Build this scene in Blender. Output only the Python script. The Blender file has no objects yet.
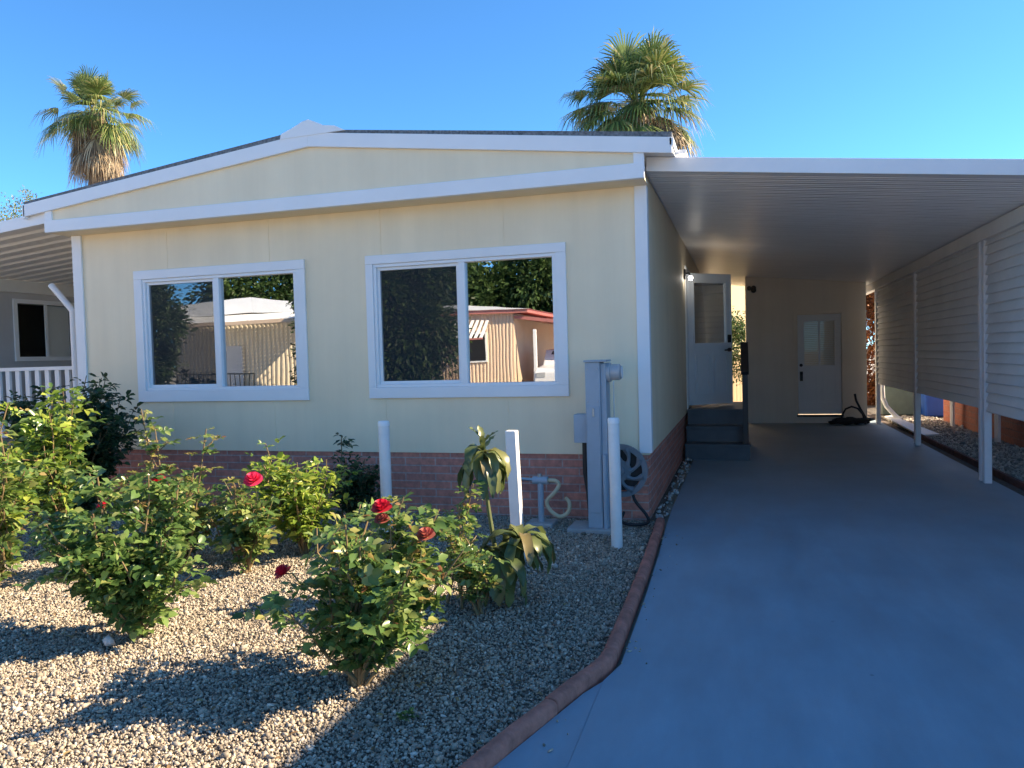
import bpy, bmesh, math, random
import numpy as np
from mathutils import Vector, Matrix
R = math.radians
random.seed(7)
rng = np.random.default_rng(7)
C = bpy.context.scene.collection
SC = bpy.context.scene

# ------------------------------------------------------------------ camera, sky, sun, exposure
cam_d = bpy.data.cameras.new('camera')
cam = bpy.data.objects.new('camera', cam_d)
C.objects.link(cam)
FPX = 769.0
cam_d.sensor_width = 36.0
cam_d.lens = FPX / 1024.0 * 36.0
cam_d.clip_start = 0.05
cam_d.clip_end = 2000
RX = Vector((0.95775677, 0.28629096, -0.02719288))     # image right, in the world
UP = Vector((0.01571271, 0.04232127, 0.99898049))      # image up
FW = Vector((-0.28714992, 0.9572076, -0.03603508))     # viewing direction
m = Matrix((RX, UP, -FW)).transposed().to_4x4()
m.translation = Vector((0, 0, 1.42))
cam.matrix_world = m
SC.camera = cam

SUN_TH, SUN_EL = R(22), R(33)          # azimuth from +X towards +Y, elevation
wd = bpy.data.worlds.new('World')
SC.world = wd
wd.use_nodes = True
wn = wd.node_tree
bg = wn.nodes['Background']
sky = wn.nodes.new('ShaderNodeTexSky')
sky.sky_type = 'NISHITA'
sky.sun_disc = False
sky.sun_elevation = SUN_EL
sky.sun_rotation = R(90) - SUN_TH
sky.altitude = 300
sky.air_density = 0.55
sky.dust_density = 0.1
sky.ozone_density = 7.0
tint = wn.nodes.new('ShaderNodeMixRGB')
tint.blend_type = 'MULTIPLY'
tint.inputs[0].default_value = 1
tint.inputs[2].default_value = (.66, .99, .98, 1)      # deep clear winter-blue sky
wn.links.new(sky.outputs[0], tint.inputs[1])
wn.links.new(tint.outputs[0], bg.inputs[0])
bg.inputs[1].default_value = 0.132

sd = bpy.data.lights.new('sun', 'SUN')
sd.energy = 5.0
sd.angle = R(0.5)
sd.color = (1.0, 0.81, 0.56)
so = bpy.data.objects.new('sun', sd)
C.objects.link(so)
sdir = Vector((math.cos(SUN_TH) * math.cos(SUN_EL), math.sin(SUN_TH) * math.cos(SUN_EL), math.sin(SUN_EL)))
so.rotation_euler = (-sdir).to_track_quat('-Z', 'Y').to_euler()
so.location = (20, 10, 25)

SC.view_settings.view_transform = 'Standard'
SC.view_settings.look = 'None'
SC.view_settings.gamma = 1
SC.view_settings.exposure = 1.62

# ------------------------------------------------------------------ materials
def new_mat(name):
    mt = bpy.data.materials.new(name)
    mt.use_nodes = True
    nt = mt.node_tree
    return mt, nt, nt.nodes['Principled BSDF']

def N(nt, typ, **kw):
    n = nt.nodes.new(typ)
    for k, v in kw.items():
        setattr(n, k, v)
    return n

def coords(nt, scale=(1, 1, 1)):
    tc = N(nt, 'ShaderNodeTexCoord')
    mp = N(nt, 'ShaderNodeMapping')
    mp.inputs['Scale'].default_value = scale
    nt.links.new(tc.outputs['Object'], mp.inputs['Vector'])
    return mp.outputs['Vector']

def noise(nt, vec, scale, detail=4, rough=.6):
    n = N(nt, 'ShaderNodeTexNoise')
    n.inputs['Scale'].default_value = scale
    n.inputs['Detail'].default_value = detail
    n.inputs['Roughness'].default_value = rough
    nt.links.new(vec, n.inputs['Vector'])
    return n.outputs['Fac']

def ramp(nt, fac, stops):
    r = N(nt, 'ShaderNodeValToRGB')
    el = r.color_ramp.elements
    while len(el) < len(stops):
        el.new(0.5)
    for e, (p, c) in zip(el, stops):
        e.position = p
        e.color = (*c, 1)
    nt.links.new(fac, r.inputs[0])
    return r.outputs[0]

def bump(nt, bs, h, strength, dist=0.01):
    b = N(nt, 'ShaderNodeBump')
    b.inputs['Strength'].default_value = strength
    b.inputs['Distance'].default_value = dist
    nt.links.new(h, b.inputs['Height'])
    nt.links.new(b.outputs[0], bs.inputs['Normal'])
    return b

def mul(c, k):
    return tuple(min(1, v * k) for v in c)

def M(name, col, rough=.6, var=.12, vscale=3.0, metal=0.0, bst=0.0, bscale=60, stretch=(1, 1, 1), spec=.5, dist=.004):
    mt, nt, bs = new_mat(name)
    v = coords(nt, stretch)
    f = noise(nt, v, vscale, 5, .65)
    nt.links.new(ramp(nt, f, [(.3, mul(col, 1 - var)), (.7, mul(col, 1 + var))]), bs.inputs['Base Color'])
    bs.inputs['Roughness'].default_value = rough
    bs.inputs['Metallic'].default_value = metal
    bs.inputs['Specular IOR Level'].default_value = spec
    if bst:
        bump(nt, bs, noise(nt, v, bscale, 3), bst, dist)
    return mt

def leaf_mat(name, stops, rough=.42, trans=.3):
    mt, nt, bs = new_mat(name)
    g = N(nt, 'ShaderNodeNewGeometry')
    col = ramp(nt, g.outputs['Random Per Island'], stops)
    nt.links.new(col, bs.inputs['Base Color'])
    bs.inputs['Roughness'].default_value = rough
    bs.inputs['Specular IOR Level'].default_value = .45
    tr = N(nt, 'ShaderNodeBsdfTranslucent')
    hs = N(nt, 'ShaderNodeHueSaturation')
    hs.inputs['Value'].default_value = 1.5
    nt.links.new(col, hs.inputs['Color'])
    nt.links.new(hs.outputs[0], tr.inputs['Color'])
    mx = N(nt, 'ShaderNodeMixShader')
    mx.inputs[0].default_value = trans
    nt.links.new(bs.outputs[0], mx.inputs[1])
    nt.links.new(tr.outputs[0], mx.inputs[2])
    nt.links.new(mx.outputs[0], nt.nodes['Material Output'].inputs[0])
    return mt

def brick_mat(name, c1, c2, mortar, bw=.3, bh=.072):
    mt, nt, bs = new_mat(name)
    tc = N(nt, 'ShaderNodeTexCoord')
    sp = N(nt, 'ShaderNodeSeparateXYZ')
    nt.links.new(tc.outputs['Object'], sp.inputs[0])
    ad = N(nt, 'ShaderNodeMath', operation='ADD')
    nt.links.new(sp.outputs[0], ad.inputs[0]); nt.links.new(sp.outputs[1], ad.inputs[1])
    cb = N(nt, 'ShaderNodeCombineXYZ')
    nt.links.new(ad.outputs[0], cb.inputs[0]); nt.links.new(sp.outputs[2], cb.inputs[1])
    bt = N(nt, 'ShaderNodeTexBrick')
    bt.inputs['Scale'].default_value = 1.0
    bt.inputs['Brick Width'].default_value = bw
    bt.inputs['Row Height'].default_value = bh
    bt.inputs['Mortar Size'].default_value = .007
    bt.inputs['Mortar Smooth'].default_value = .2
    bt.inputs['Bias'].default_value = -.1
    bt.inputs['Color1'].default_value = (*c1, 1)
    bt.inputs['Color2'].default_value = (*c2, 1)
    bt.inputs['Mortar'].default_value = (*mortar, 1)
    nt.links.new(cb.outputs[0], bt.inputs['Vector'])
    f = noise(nt, tc.outputs['Object'], 22, 5)
    mx = N(nt, 'ShaderNodeMixRGB', blend_type='MULTIPLY')
    mx.inputs[0].default_value = 1
    nt.links.new(bt.outputs[0], mx.inputs[1])
    nt.links.new(ramp(nt, f, [(.3, (.72, .72, .72)), (.7, (1.2, 1.15, 1.15))]), mx.inputs[2])
    nt.links.new(mx.outputs[0], bs.inputs['Base Color'])
    bs.inputs['Roughness'].default_value = .85
    h = N(nt, 'ShaderNodeMath', operation='MULTIPLY_ADD')
    nt.links.new(bt.outputs['Fac'], h.inputs[0]); h.inputs[1].default_value = -1
    n2 = N(nt, 'ShaderNodeMath', operation='MULTIPLY'); n2.inputs[1].default_value = .4
    nt.links.new(f, n2.inputs[0]); nt.links.new(n2.outputs[0], h.inputs[2])
    bump(nt, bs, h.outputs[0], .8, .008)
    return mt

def glass_mat(name, refl, tint, wav=.0):
    mt, nt, bs = new_mat(name)
    nt.nodes.remove(bs)
    gl = N(nt, 'ShaderNodeBsdfGlossy')
    gl.inputs['Roughness'].default_value = .0
    gl.inputs['Color'].default_value = (.95, .98, 1, 1)
    tp = N(nt, 'ShaderNodeBsdfTransparent')
    tp.inputs['Color'].default_value = (*tint, 1)
    mx = N(nt, 'ShaderNodeMixShader')
    fr = N(nt, 'ShaderNodeLayerWeight'); fr.inputs[0].default_value = .35 if refl > .1 else .12
    mr = N(nt, 'ShaderNodeMapRange')
    mr.inputs['To Min'].default_value = refl
    mr.inputs['To Max'].default_value = .95
    nt.links.new(fr.outputs['Fresnel'], mr.inputs['Value'])
    nt.links.new(mr.outputs[0], mx.inputs[0])
    nt.links.new(tp.outputs[0], mx.inputs[1]); nt.links.new(gl.outputs[0], mx.inputs[2])
    if wav:
        b = N(nt, 'ShaderNodeBump'); b.inputs['Strength'].default_value = 1; b.inputs['Distance'].default_value = wav
        nt.links.new(noise(nt, coords(nt), 2.2, 1), b.inputs['Height'])
        nt.links.new(b.outputs[0], gl.inputs['Normal'])
    nt.links.new(mx.outputs[0], nt.nodes['Material Output'].inputs[0])
    return mt

def screen_mat():
    mt, nt, bs = new_mat('insect_screen')
    bs.inputs['Base Color'].default_value = (.03, .033, .04, 1)
    bs.inputs['Roughness'].default_value = .8
    tp = N(nt, 'ShaderNodeBsdfTransparent')
    mx = N(nt, 'ShaderNodeMixShader'); mx.inputs[0].default_value = .5
    nt.links.new(tp.outputs[0], mx.inputs[1]); nt.links.new(bs.outputs[0], mx.inputs[2])
    nt.links.new(mx.outputs[0], nt.nodes['Material Output'].inputs[0])
    return mt

def stone_mat(name, stops):
    mt, nt, bs = new_mat(name)
    g = N(nt, 'ShaderNodeNewGeometry')
    col = ramp(nt, g.outputs['Random Per Island'], stops)
    mx = N(nt, 'ShaderNodeMixRGB', blend_type='MULTIPLY'); mx.inputs[0].default_value = 1
    nt.links.new(col, mx.inputs[1])
    f = noise(nt, coords(nt), 120, 3)
    nt.links.new(ramp(nt, f, [(.3, (.75, .75, .75)), (.7, (1.15, 1.15, 1.15))]), mx.inputs[2])
    nt.links.new(mx.outputs[0], bs.inputs['Base Color'])
    bs.inputs['Roughness'].default_value = .8
    return mt

def concrete_paint():
    mt, nt, bs = new_mat('painted_concrete')
    v = coords(nt)
    big = noise(nt, v, .9, 4, .55)
    mid = noise(nt, coords(nt, (1, .25, 1)), 5, 5, .65)
    fine = noise(nt, v, 140, 3)
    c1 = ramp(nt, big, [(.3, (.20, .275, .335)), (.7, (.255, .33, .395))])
    mx = N(nt, 'ShaderNodeMixRGB', blend_type='MULTIPLY'); mx.inputs[0].default_value = 1
    nt.links.new(c1, mx.inputs[1])
    nt.links.new(ramp(nt, mid, [(.3, (.86, .86, .86)), (.7, (1.1, 1.1, 1.1))]), mx.inputs[2])
    vo = N(nt, 'ShaderNodeTexVoronoi'); vo.inputs['Scale'].default_value = 2.6; vo.inputs['Randomness'].default_value = 1
    nt.links.new(v, vo.inputs['Vector'])
    mx2 = N(nt, 'ShaderNodeMixRGB', blend_type='MULTIPLY'); mx2.inputs[0].default_value = 1
    nt.links.new(mx.outputs[0], mx2.inputs[1])
    nt.links.new(ramp(nt, vo.outputs['Distance'], [(.012, (.6, .6, .6)), (.03, (1, 1, 1))]), mx2.inputs[2])
    nt.links.new(mx2.outputs[0], bs.inputs['Base Color'])
    rr = ramp(nt, mid, [(.3, (.5, .5, .5)), (.7, (.68, .68, .68))])
    nt.links.new(rr, bs.inputs['Roughness'])
    bump(nt, bs, fine, .25, .003)
    return mt

CREAM = (.90, .76, .535)
def siding_mat(name, col):
    mt, nt, bs = new_mat(name)
    v = coords(nt, (1, 1, .06))
    f = noise(nt, v, 4, 5, .6)
    dirt = noise(nt, coords(nt), 1.3, 5, .6)
    mx = N(nt, 'ShaderNodeMixRGB', blend_type='MULTIPLY'); mx.inputs[0].default_value = 1
    nt.links.new(ramp(nt, f, [(.3, mul(col, .95)), (.7, mul(col, 1.04))]), mx.inputs[1])
    nt.links.new(ramp(nt, dirt, [(.3, (.94, .93, .92)), (.65, (1, 1, 1))]), mx.inputs[2])
    nt.links.new(mx.outputs[0], bs.inputs['Base Color'])
    bs.inputs['Roughness'].default_value = .6
    bump(nt, bs, noise(nt, coords(nt, (1, 1, .05)), 130, 3), .35, .003)
    return mt

MT = dict(
    cream=siding_mat('cream_siding', CREAM),
    white=M('white_paint', (.84, .84, .84), .5, .03, 2, bst=.1, bscale=40),
    vinyl=M('white_vinyl', (.84, .85, .86), .35, .02, 2),
    shingle=M('grey_shingle', (.16, .165, .17), .95, .55, 40, bst=.6, bscale=90, dist=.01),
    brick=brick_mat('skirting_brick', (.66, .26, .185), (.48, .20, .155), (.54, .38, .33)),
    redbrick=brick_mat('orange_brick', (.50, .17, .10), (.42, .14, .085), (.38, .20, .15), .4, .1),
    glass=glass_mat('window_glass', .50, (.5, .52, .52), .0004),
    doorglass=glass_mat('door_glass', .012, (.92, .94, .94), .0003),
    screen=screen_mat(),
    dimglass=glass_mat('dim_door_glass', .13, (.16, .19, .20), .0003),
    shedcream=siding_mat('shed_siding', (.78, .73, .64)),
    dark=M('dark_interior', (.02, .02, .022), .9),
    pan=M('carport_aluminium', (.84, .84, .85), .38, .05, 1.2, stretch=(1, 6, 1)),
    panel=M('louvre_aluminium', (.86, .84, .82), .5, .06, 2),
    post=M('post_paint', (.84, .84, .85), .45, .05, 6),
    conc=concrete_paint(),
    step=M('step_paint', (.085, .093, .105), .5, .15, 5, bst=.2, bscale=80),
    black=M('black_paint', (.012, .013, .016), .45, .1),
    rubber=M('black_rubber', (.018, .018, .02), .6, .2, 8),
    utility=M('utility_grey', (.33, .395, .46), .5, .08, 5, bst=.1, bscale=50),
    meterglass=M('meter_glass', (.42, .44, .46), .12, .1, 9),
    metal=M('galvanised_metal', (.42, .44, .46), .4, .12, 12, metal=.8),
    reel=M('reel_plastic', (.16, .18, .20), .5, .1, 8),
    bollard=M('bollard_paint', (.76, .75, .73), .65, .07, 8, bst=.3, bscale=30),
    hose=M('tan_hose', (.55, .46, .30), .5, .1, 8),
    pad=M('concrete_pad', (.36, .36, .35), .9, .15, 8, bst=.4, bscale=70),
    curb=M('red_edging', (.40, .15, .105), .9, .35, 14, bst=.5, bscale=90),
    redwood=M('red_board', (.13, .055, .045), .85, .3, 9, bst=.3),
    soil=M('brown_soil', (.12, .09, .075), .95, .3, 18, bst=.8, bscale=60, dist=.02),
    bed=M('gravel_dust', (.13, .108, .085), .95, .35, 30, bst=.8, bscale=80, dist=.02),
    ground=M('dry_ground', (.45, .39, .31), .95, .25, 2, bst=.4, bscale=30),
    asphalt=M('asphalt', (.30, .29, .275), .9, .2, 8, bst=.4, bscale=120),
    stone=stone_mat('gravel_stone', [(0, (.14, .118, .095)), (.18, (.27, .225, .17)), (.45, (.43, .35, .255)), (.7, (.36, .31, .25)), (.9, (.52, .44, .335)), (1, (.66, .60, .50))]),
    greystone=stone_mat('side_gravel_stone', [(0, (.22, .20, .18)), (.5, (.42, .38, .33)), (1, (.66, .60, .52))]),
    palestone=stone_mat('pale_stone', [(0, (.30, .28, .26)), (1, (.72, .70, .66))]),
    bark=M('brown_bark', (.13, .09, .06), .95, .3, 14, bst=.9, bscale=30, dist=.03, stretch=(1, 1, .3)),
    palmbark=M('palm_bark', (.17, .12, .085), .95, .35, 9, bst=.9, bscale=16, dist=.05, stretch=(1, 1, 2.5)),
    cane=M('rose_cane', (.19, .13, .06), .7, .3, 12),
    greenstem=M('green_stem', (.12, .14, .05), .6, .2, 12),
    rose=leaf_mat('rose_leaf', [(0, (.05, .10, .03)), (.45, (.105, .185, .05)), (.8, (.18, .265, .075)), (1, (.29, .32, .11))], .30, .34),
    roseyellow=leaf_mat('yellowing_rose_leaf', [(0, (.08, .13, .04)), (.4, (.17, .22, .06)), (.7, (.28, .28, .08)), (.9, (.33, .24, .09)), (1, (.30, .13, .08))], .35, .35),
    citrus=leaf_mat('bright_leaf', [(0, (.11, .19, .03)), (.5, (.24, .33, .05)), (1, (.42, .47, .09))], .35, .36),
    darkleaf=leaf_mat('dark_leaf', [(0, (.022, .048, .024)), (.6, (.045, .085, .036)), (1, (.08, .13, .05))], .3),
    loquat=leaf_mat('long_leaf', [(0, (.055, .08, .03)), (.5, (.11, .145, .05)), (.93, (.17, .18, .06)), (1, (.20, .15, .06))], .36, .2),
    treeleaf=leaf_mat('tree_leaf', [(0, (.02, .045, .015)), (.5, (.045, .085, .025)), (1, (.09, .14, .04))], .5),
    autumn=leaf_mat('autumn_leaf', [(0, (.10, .035, .015)), (.6, (.20, .07, .025)), (1, (.34, .14, .04))], .5, .3),
    palmgreen=leaf_mat('palm_green', [(0, (.05, .075, .025)), (.4, (.10, .155, .04)), (.75, (.19, .245, .07)), (1, (.42, .36, .15))], .4, .18),
    palmdead=leaf_mat('palm_dead', [(0, (.09, .065, .045)), (.5, (.24, .175, .11)), (.8, (.42, .31, .18)), (1, (.55, .46, .32))], .7, .15),
    litter=leaf_mat('dry_leaf', [(0, (.10, .06, .03)), (.6, (.24, .15, .07)), (1, (.36, .26, .10))], .7, .15),
    redpetal=leaf_mat('red_petal', [(0, (.42, .01, .03)), (1, (.66, .03, .07))], .45, .3),
    pinkpetal=leaf_mat('pink_petal', [(0, (.62, .03, .10)), (1, (.80, .08, .20))], .45, .3),
    wilted=leaf_mat('wilted_petal', [(0, (.30, .05, .05)), (1, (.48, .16, .12))], .6, .3),
    greywall=M('grey_siding', (.50, .49, .49), .7, .05, 2, bst=.2),
    awnwhite=M('awning_white', (.85, .83, .80), .5, .04, 2),
    beige=M('beige_siding', (.60, .52, .40), .7, .06, 2),
    pink=M('pink_siding', (.66, .50, .37), .65, .05, 2),
    redtrim=M('red_trim', (.50, .19, .16), .5, .08, 3),
    bluebin=M('blue_plastic', (.008, .07, .38), .45, .08, 4),
    greenbox=M('green_plastic', (.10, .14, .135), .5, .15, 6),
    fence=M('fence_wood', (.48, .34, .20), .85, .2, 5, stretch=(6, 6, .5)),
    yellowwall=M('yellow_stucco', (.66, .52, .27), .8, .05, 3),
    doorpaint=M('door_paint', (.70, .74, .78), .42, .03, 3),
    carpaint=M('white_car_paint', (.75, .76, .78), .25, .02, 2),
    blind=M('blind_white', (.82, .82, .80), .6, .04, 2),
)
mt, nt, bs = new_mat('lit_bulb')
bs.inputs['Emission Color'].default_value = (1, .93, .82, 1)
bs.inputs['Emission Strength'].default_value = 14
MT['bulb'] = mt

# ------------------------------------------------------------------ object helpers
ORG = {}
def org_of(p):
    return ORG.get(p.name, Vector((0, 0, 0))) if p else Vector((0, 0, 0))

def tag(o, label=None, cat=None, group=None, kind=None):
    if label: o['label'] = label
    if cat: o['category'] = cat
    if group: o['group'] = group
    if kind: o['kind'] = kind
    return o

def thing(name, loc, label, cat, group=None):
    o = bpy.data.objects.new(name, None)
    C.objects.link(o)
    o.location = loc
    o.empty_display_size = .1
    ORG[o.name] = Vector(loc)
    return tag(o, label, cat, group)

def link_mesh(name, me, mat, parent=None, origin=None):
    o = bpy.data.objects.new(name, me)
    C.objects.link(o)
    if mat: me.materials.append(mat)
    if parent:
        o.parent = parent
        ORG[o.name] = org_of(parent)
    elif origin is not None:
        o.location = origin
        ORG[o.name] = Vector(origin)
    return o

class MB:
    def __init__(s):
        s.v = []; s.f = []
    def add(s, vs, fs):
        n = len(s.v)
        s.v += [tuple(v) for v in vs]
        s.f += [tuple(i + n for i in f) for f in fs]
        return s
    def box(s, x0, x1, y0, y1, z0, z1):
        s.add([(x0, y0, z0), (x1, y0, z0), (x1, y1, z0), (x0, y1, z0), (x0, y0, z1), (x1, y0, z1), (x1, y1, z1), (x0, y1, z1)],
              [(0, 3, 2, 1), (4, 5, 6, 7), (0, 1, 5, 4), (1, 2, 6, 5), (2, 3, 7, 6), (3, 0, 4, 7)])
        return s
    def prism(s, poly, axis, a, b):
        """polygon extruded along an axis; poly coordinates are the two other axes in xyz order"""
        def mk(p, t):
            return (t, p[0], p[1]) if axis == 'x' else (p[0], t, p[1]) if axis == 'y' else (p[0], p[1], t)
        n = len(poly)
        s.add([mk(p, a) for p in poly] + [mk(p, b) for p in poly],
              [tuple(range(n)), tuple(range(2 * n - 1, n - 1, -1))] + [(i, n + i, n + (i + 1) % n, (i + 1) % n) for i in range(n)])
        return s
    def beam(s, a, b, w, h, up=(0, 0, 1)):
        a, b = Vector(a), Vector(b)
        d = (b - a).normalized()
        sd_ = d.cross(Vector(up))
        if sd_.length < 1e-4: sd_ = d.cross(Vector((1, 0, 0)))
        sd_.normalize(); u = sd_.cross(d)
        sd_ *= w / 2; u *= h / 2
        s.add([a - sd_ - u, a + sd_ - u, a + sd_ + u, a - sd_ + u, b - sd_ - u, b + sd_ - u, b + sd_ + u, b - sd_ + u],
              [(0, 3, 2, 1), (4, 5, 6, 7), (0, 1, 5, 4), (1, 2, 6, 5), (2, 3, 7, 6), (3, 0, 4, 7)])
        return s
    def tube(s, pts, r, n=8, cap=True):
        pts = [Vector(p) for p in pts]
        rs = r if isinstance(r, (list, tuple)) else [r] * len(pts)
        base = len(s.v)
        prev = None
        for i, p in enumerate(pts):
            d = (pts[min(i + 1, len(pts) - 1)] - pts[max(i - 1, 0)]).normalized()
            if prev is None:
                a = d.cross(Vector((0, 0, 1)))
                if a.length < .1: a = d.cross(Vector((1, 0, 0)))
            else:
                a = prev - d * prev.dot(d)
            a.normalize(); prev = a
            b = d.cross(a)
            for k in range(n):
                t = 2 * math.pi * k / n
                s.v.append(tuple(p + (a * math.cos(t) + b * math.sin(t)) * rs[i]))
        for i in range(len(pts) - 1):
            for k in range(n):
                q = base + i * n
                s.f.append((q + k, q + (k + 1) % n, q + n + (k + 1) % n, q + n + k))
        if cap:
            s.f.append(tuple(base + k for k in range(n - 1, -1, -1)))
            q = base + (len(pts) - 1) * n
            s.f.append(tuple(q + k for k in range(n)))
        return s
    def lathe(s, prof, c, axis='z', n=24):
        base = len(s.v)
        for (r, h) in prof:
            for k in range(n):
                t = 2 * math.pi * k / n
                x, y = r * math.cos(t), r * math.sin(t)
                p = (x, y, h) if axis == 'z' else (h, x, y) if axis == 'x' else (x, h, y)
                s.v.append((c[0] + p[0], c[1] + p[1], c[2] + p[2]))
        for i in range(len(prof) - 1):
            for k in range(n):
                q = base + i * n
                s.f.append((q + k, q + (k + 1) % n, q + n + (k + 1) % n, q + n + k))
        s.f.append(tuple(base + k for k in range(n)))
        q = base + (len(prof) - 1) * n
        s.f.append(tuple(q + k for k in range(n)))
        return s
    def build(s, name, mat, parent=None, bevel=0, smooth=False, origin=None):
        o = org_of(parent) if parent else (Vector(origin) if origin is not None else Vector((0, 0, 0)))
        me = bpy.data.meshes.new(name)
        me.from_pydata([(v[0] - o.x, v[1] - o.y, v[2] - o.z) for v in s.v], [], s.f)
        bm = bmesh.new(); bm.from_mesh(me)
        bmesh.ops.recalc_face_normals(bm, faces=bm.faces)
        bm.to_mesh(me); bm.free()
        ob = link_mesh(name, me, mat, parent, origin)
        if smooth:
            me.polygons.foreach_set('use_smooth', [True] * len(me.polygons))
            try: me.set_sharp_from_angle(angle=R(40))
            except Exception: pass
        if bevel:
            b = ob.modifiers.new('bevel', 'BEVEL'); b.width = bevel; b.segments = 2; b.limit_method = 'ANGLE'
            b.harden_normals = False
        return ob

def np_mesh(name, V, F, mat, parent=None, origin=None):
    """V (n,3), F (m,k) arrays of equal-sized faces"""
    o = org_of(parent) if parent else (Vector(origin) if origin is not None else Vector((0, 0, 0)))
    me = bpy.data.meshes.new(name)
    V = V - np.array(o)
    k = F.shape[1]
    me.vertices.add(len(V)); me.vertices.foreach_set('co', V.astype(np.float32).ravel())
    me.loops.add(F.size); me.loops.foreach_set('vertex_index', F.astype(np.int32).ravel())
    me.polygons.add(len(F))
    me.polygons.foreach_set('loop_start', np.arange(0, F.size, k, dtype=np.int32))
    me.polygons.foreach_set('loop_total', np.full(len(F), k, dtype=np.int32))
    me.update(calc_edges=True)
    return link_mesh(name, me, mat, parent, origin)

def copy_thing(root, loc, label=None):
    r = root.copy(); C.objects.link(r); r.location = loc
    if label: r['label'] = label
    for ch in list(root.children):
        c = ch.copy(); C.objects.link(c); c.parent = r
        for g in ch.children:
            d = g.copy(); C.objects.link(d); d.parent = c
    return r

def unit(a):
    return a / np.maximum(np.linalg.norm(a, axis=-1, keepdims=True), 1e-9)

def leaves(P, D, L, W, fold=.25, up=None, droop=.15):
    """leaf blades at points P along directions D; returns V, F(tri)"""
    n = len(P)
    D = unit(D)
    U = np.tile([0, 0, 1.], (n, 1)) if up is None else up
    S = unit(np.cross(D, U) + rng.normal(0, .05, (n, 3)))
    Nn = np.cross(S, D)
    L = np.broadcast_to(L, n)[:, None]; W = np.broadcast_to(W, n)[:, None]
    up_ = Nn * W * fold
    b = P
    l1 = P + D * L * .26 - S * W * .44 + up_ * .8
    r1 = P + D * L * .26 + S * W * .44 + up_ * .8
    l2 = P + D * L * .64 - S * W * .43 + up_ * .9
    r2 = P + D * L * .64 + S * W * .43 + up_ * .9
    mid = P + D * L * .5
    t = P + D * L - np.array([0, 0, 1.]) * L * droop
    V = np.stack([b, l1, l2, r1, r2, mid, t], 1).reshape(-1, 3)
    f = np.array([[0, 5, 1], [1, 5, 2], [2, 5, 6], [0, 3, 5], [3, 4, 5], [4, 6, 5]])
    F = (np.arange(n)[:, None, None] * 7 + f[None]).reshape(-1, 3)
    return V, F

def stones(n, sampler, size, z0):
    """n crushed stones as one mesh"""
    t = (1 + 5 ** .5) / 2
    ico = np.array([(-1, t, 0), (1, t, 0), (-1, -t, 0), (1, -t, 0), (0, -1, t), (0, 1, t), (0, -1, -t), (0, 1, -t), (t, 0, -1), (t, 0, 1), (-t, 0, -1), (-t, 0, 1)]) / np.sqrt(1 + t * t)
    fc = np.array([(0, 11, 5), (0, 5, 1), (0, 1, 7), (0, 7, 10), (0, 10, 11), (1, 5, 9), (5, 11, 4), (11, 10, 2), (10, 7, 6), (7, 1, 8), (3, 9, 4), (3, 4, 2), (3, 2, 6), (3, 6, 8), (3, 8, 9), (4, 9, 5), (2, 4, 11), (6, 2, 10), (8, 6, 7), (9, 8, 1)])
    P = sampler(n)
    V = ico[None] * (1 + rng.normal(0, .25, (n, 12, 1)))
    sc = np.stack([rng.uniform(.75, 1.35, n), rng.uniform(.6, 1., n), rng.uniform(.45, .8, n)], 1)
    V = V * sc[:, None]
    q = unit(rng.normal(size=(n, 4)) * np.array([1, .45, .45, 1]))
    w, x, y, z = q.T
    Rm = np.stack([1 - 2 * (y * y + z * z), 2 * (x * y - z * w), 2 * (x * z + y * w), 2 * (x * y + z * w), 1 - 2 * (x * x + z * z), 2 * (y * z - x * w), 2 * (x * z - y * w), 2 * (y * z + x * w), 1 - 2 * (x * x + y * y)], 1).reshape(n, 3, 3)
    V = np.einsum('nij,nkj->nki', Rm, V)
    s = rng.lognormal(math.log(size), .38, n)
    V = V * s[:, None, None]
    V[:, :, :2] += P[:, None, :]
    V[:, :, 2] += (z0 + s * rng.uniform(-.1, .6, n))[:, None]
    F = (np.arange(n)[:, None, None] * 12 + fc[None]).reshape(-1, 3)
    return V.reshape(-1, 3), F

# ================================================================== SETTING: ground sheets
def sheet(name, poly, z, mat, thick=None):
    b = MB()
    if thick:
        b.prism(poly, 'z', z - thick, z)
    else:
        b.add([(p[0], p[1], z) for p in poly], [tuple(range(len(poly)))])
    return tag(b.build(name, mat), kind='structure')

sheet('ground', [(-400, -400), (400, -400), (400, 500), (-400, 500)], -.06, MT['ground'])
sheet('street', [(-200, -10), (200, -10), (200, -4), (-200, -4)], -.05, MT['asphalt'])
DRV = [(-.585, -4), (2.47, -4), (2.47, 16.2), (-.63, 16.2), (-.63, 7), (-.615, 6.3), (-.585, 5.49), (-.562, 4.5), (-.555, 3.8), (-.553, 3.45), (-.600, 3.262)]
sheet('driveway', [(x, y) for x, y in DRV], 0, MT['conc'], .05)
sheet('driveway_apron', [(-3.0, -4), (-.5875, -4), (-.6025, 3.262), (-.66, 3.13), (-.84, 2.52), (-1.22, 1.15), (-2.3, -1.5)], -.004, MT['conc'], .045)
bed = sheet('gravel_bed', [(-12, -1), (-1.5, .6), (-1.28, 1.1), (-.9, 2.45), (-.69, 3.2), (-.62, 3.4), (-.62, 5.4), (-.66, 6.4), (-.66, 7.0), (-.70, 7.0), (-.76, 10.3), (-1.2, 10.3), (-1.2, 7.2), (-12, 7.2)], -.012, MT['bed'])
sheet('side_gravel_bed', [(2.64, 0), (3.9, 0), (3.9, 26), (2.64, 26)], -.012, MT['bed'])
sheet('soil_strip', [(2.47, 0), (2.64, 0), (2.64, 26), (2.47, 26)], -.02, MT['soil'])
sheet('backyard_ground', [(-3, 16.2), (2.47, 16.2), (2.47, 30), (-3, 30)], -.02, MT['ground'])

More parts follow.
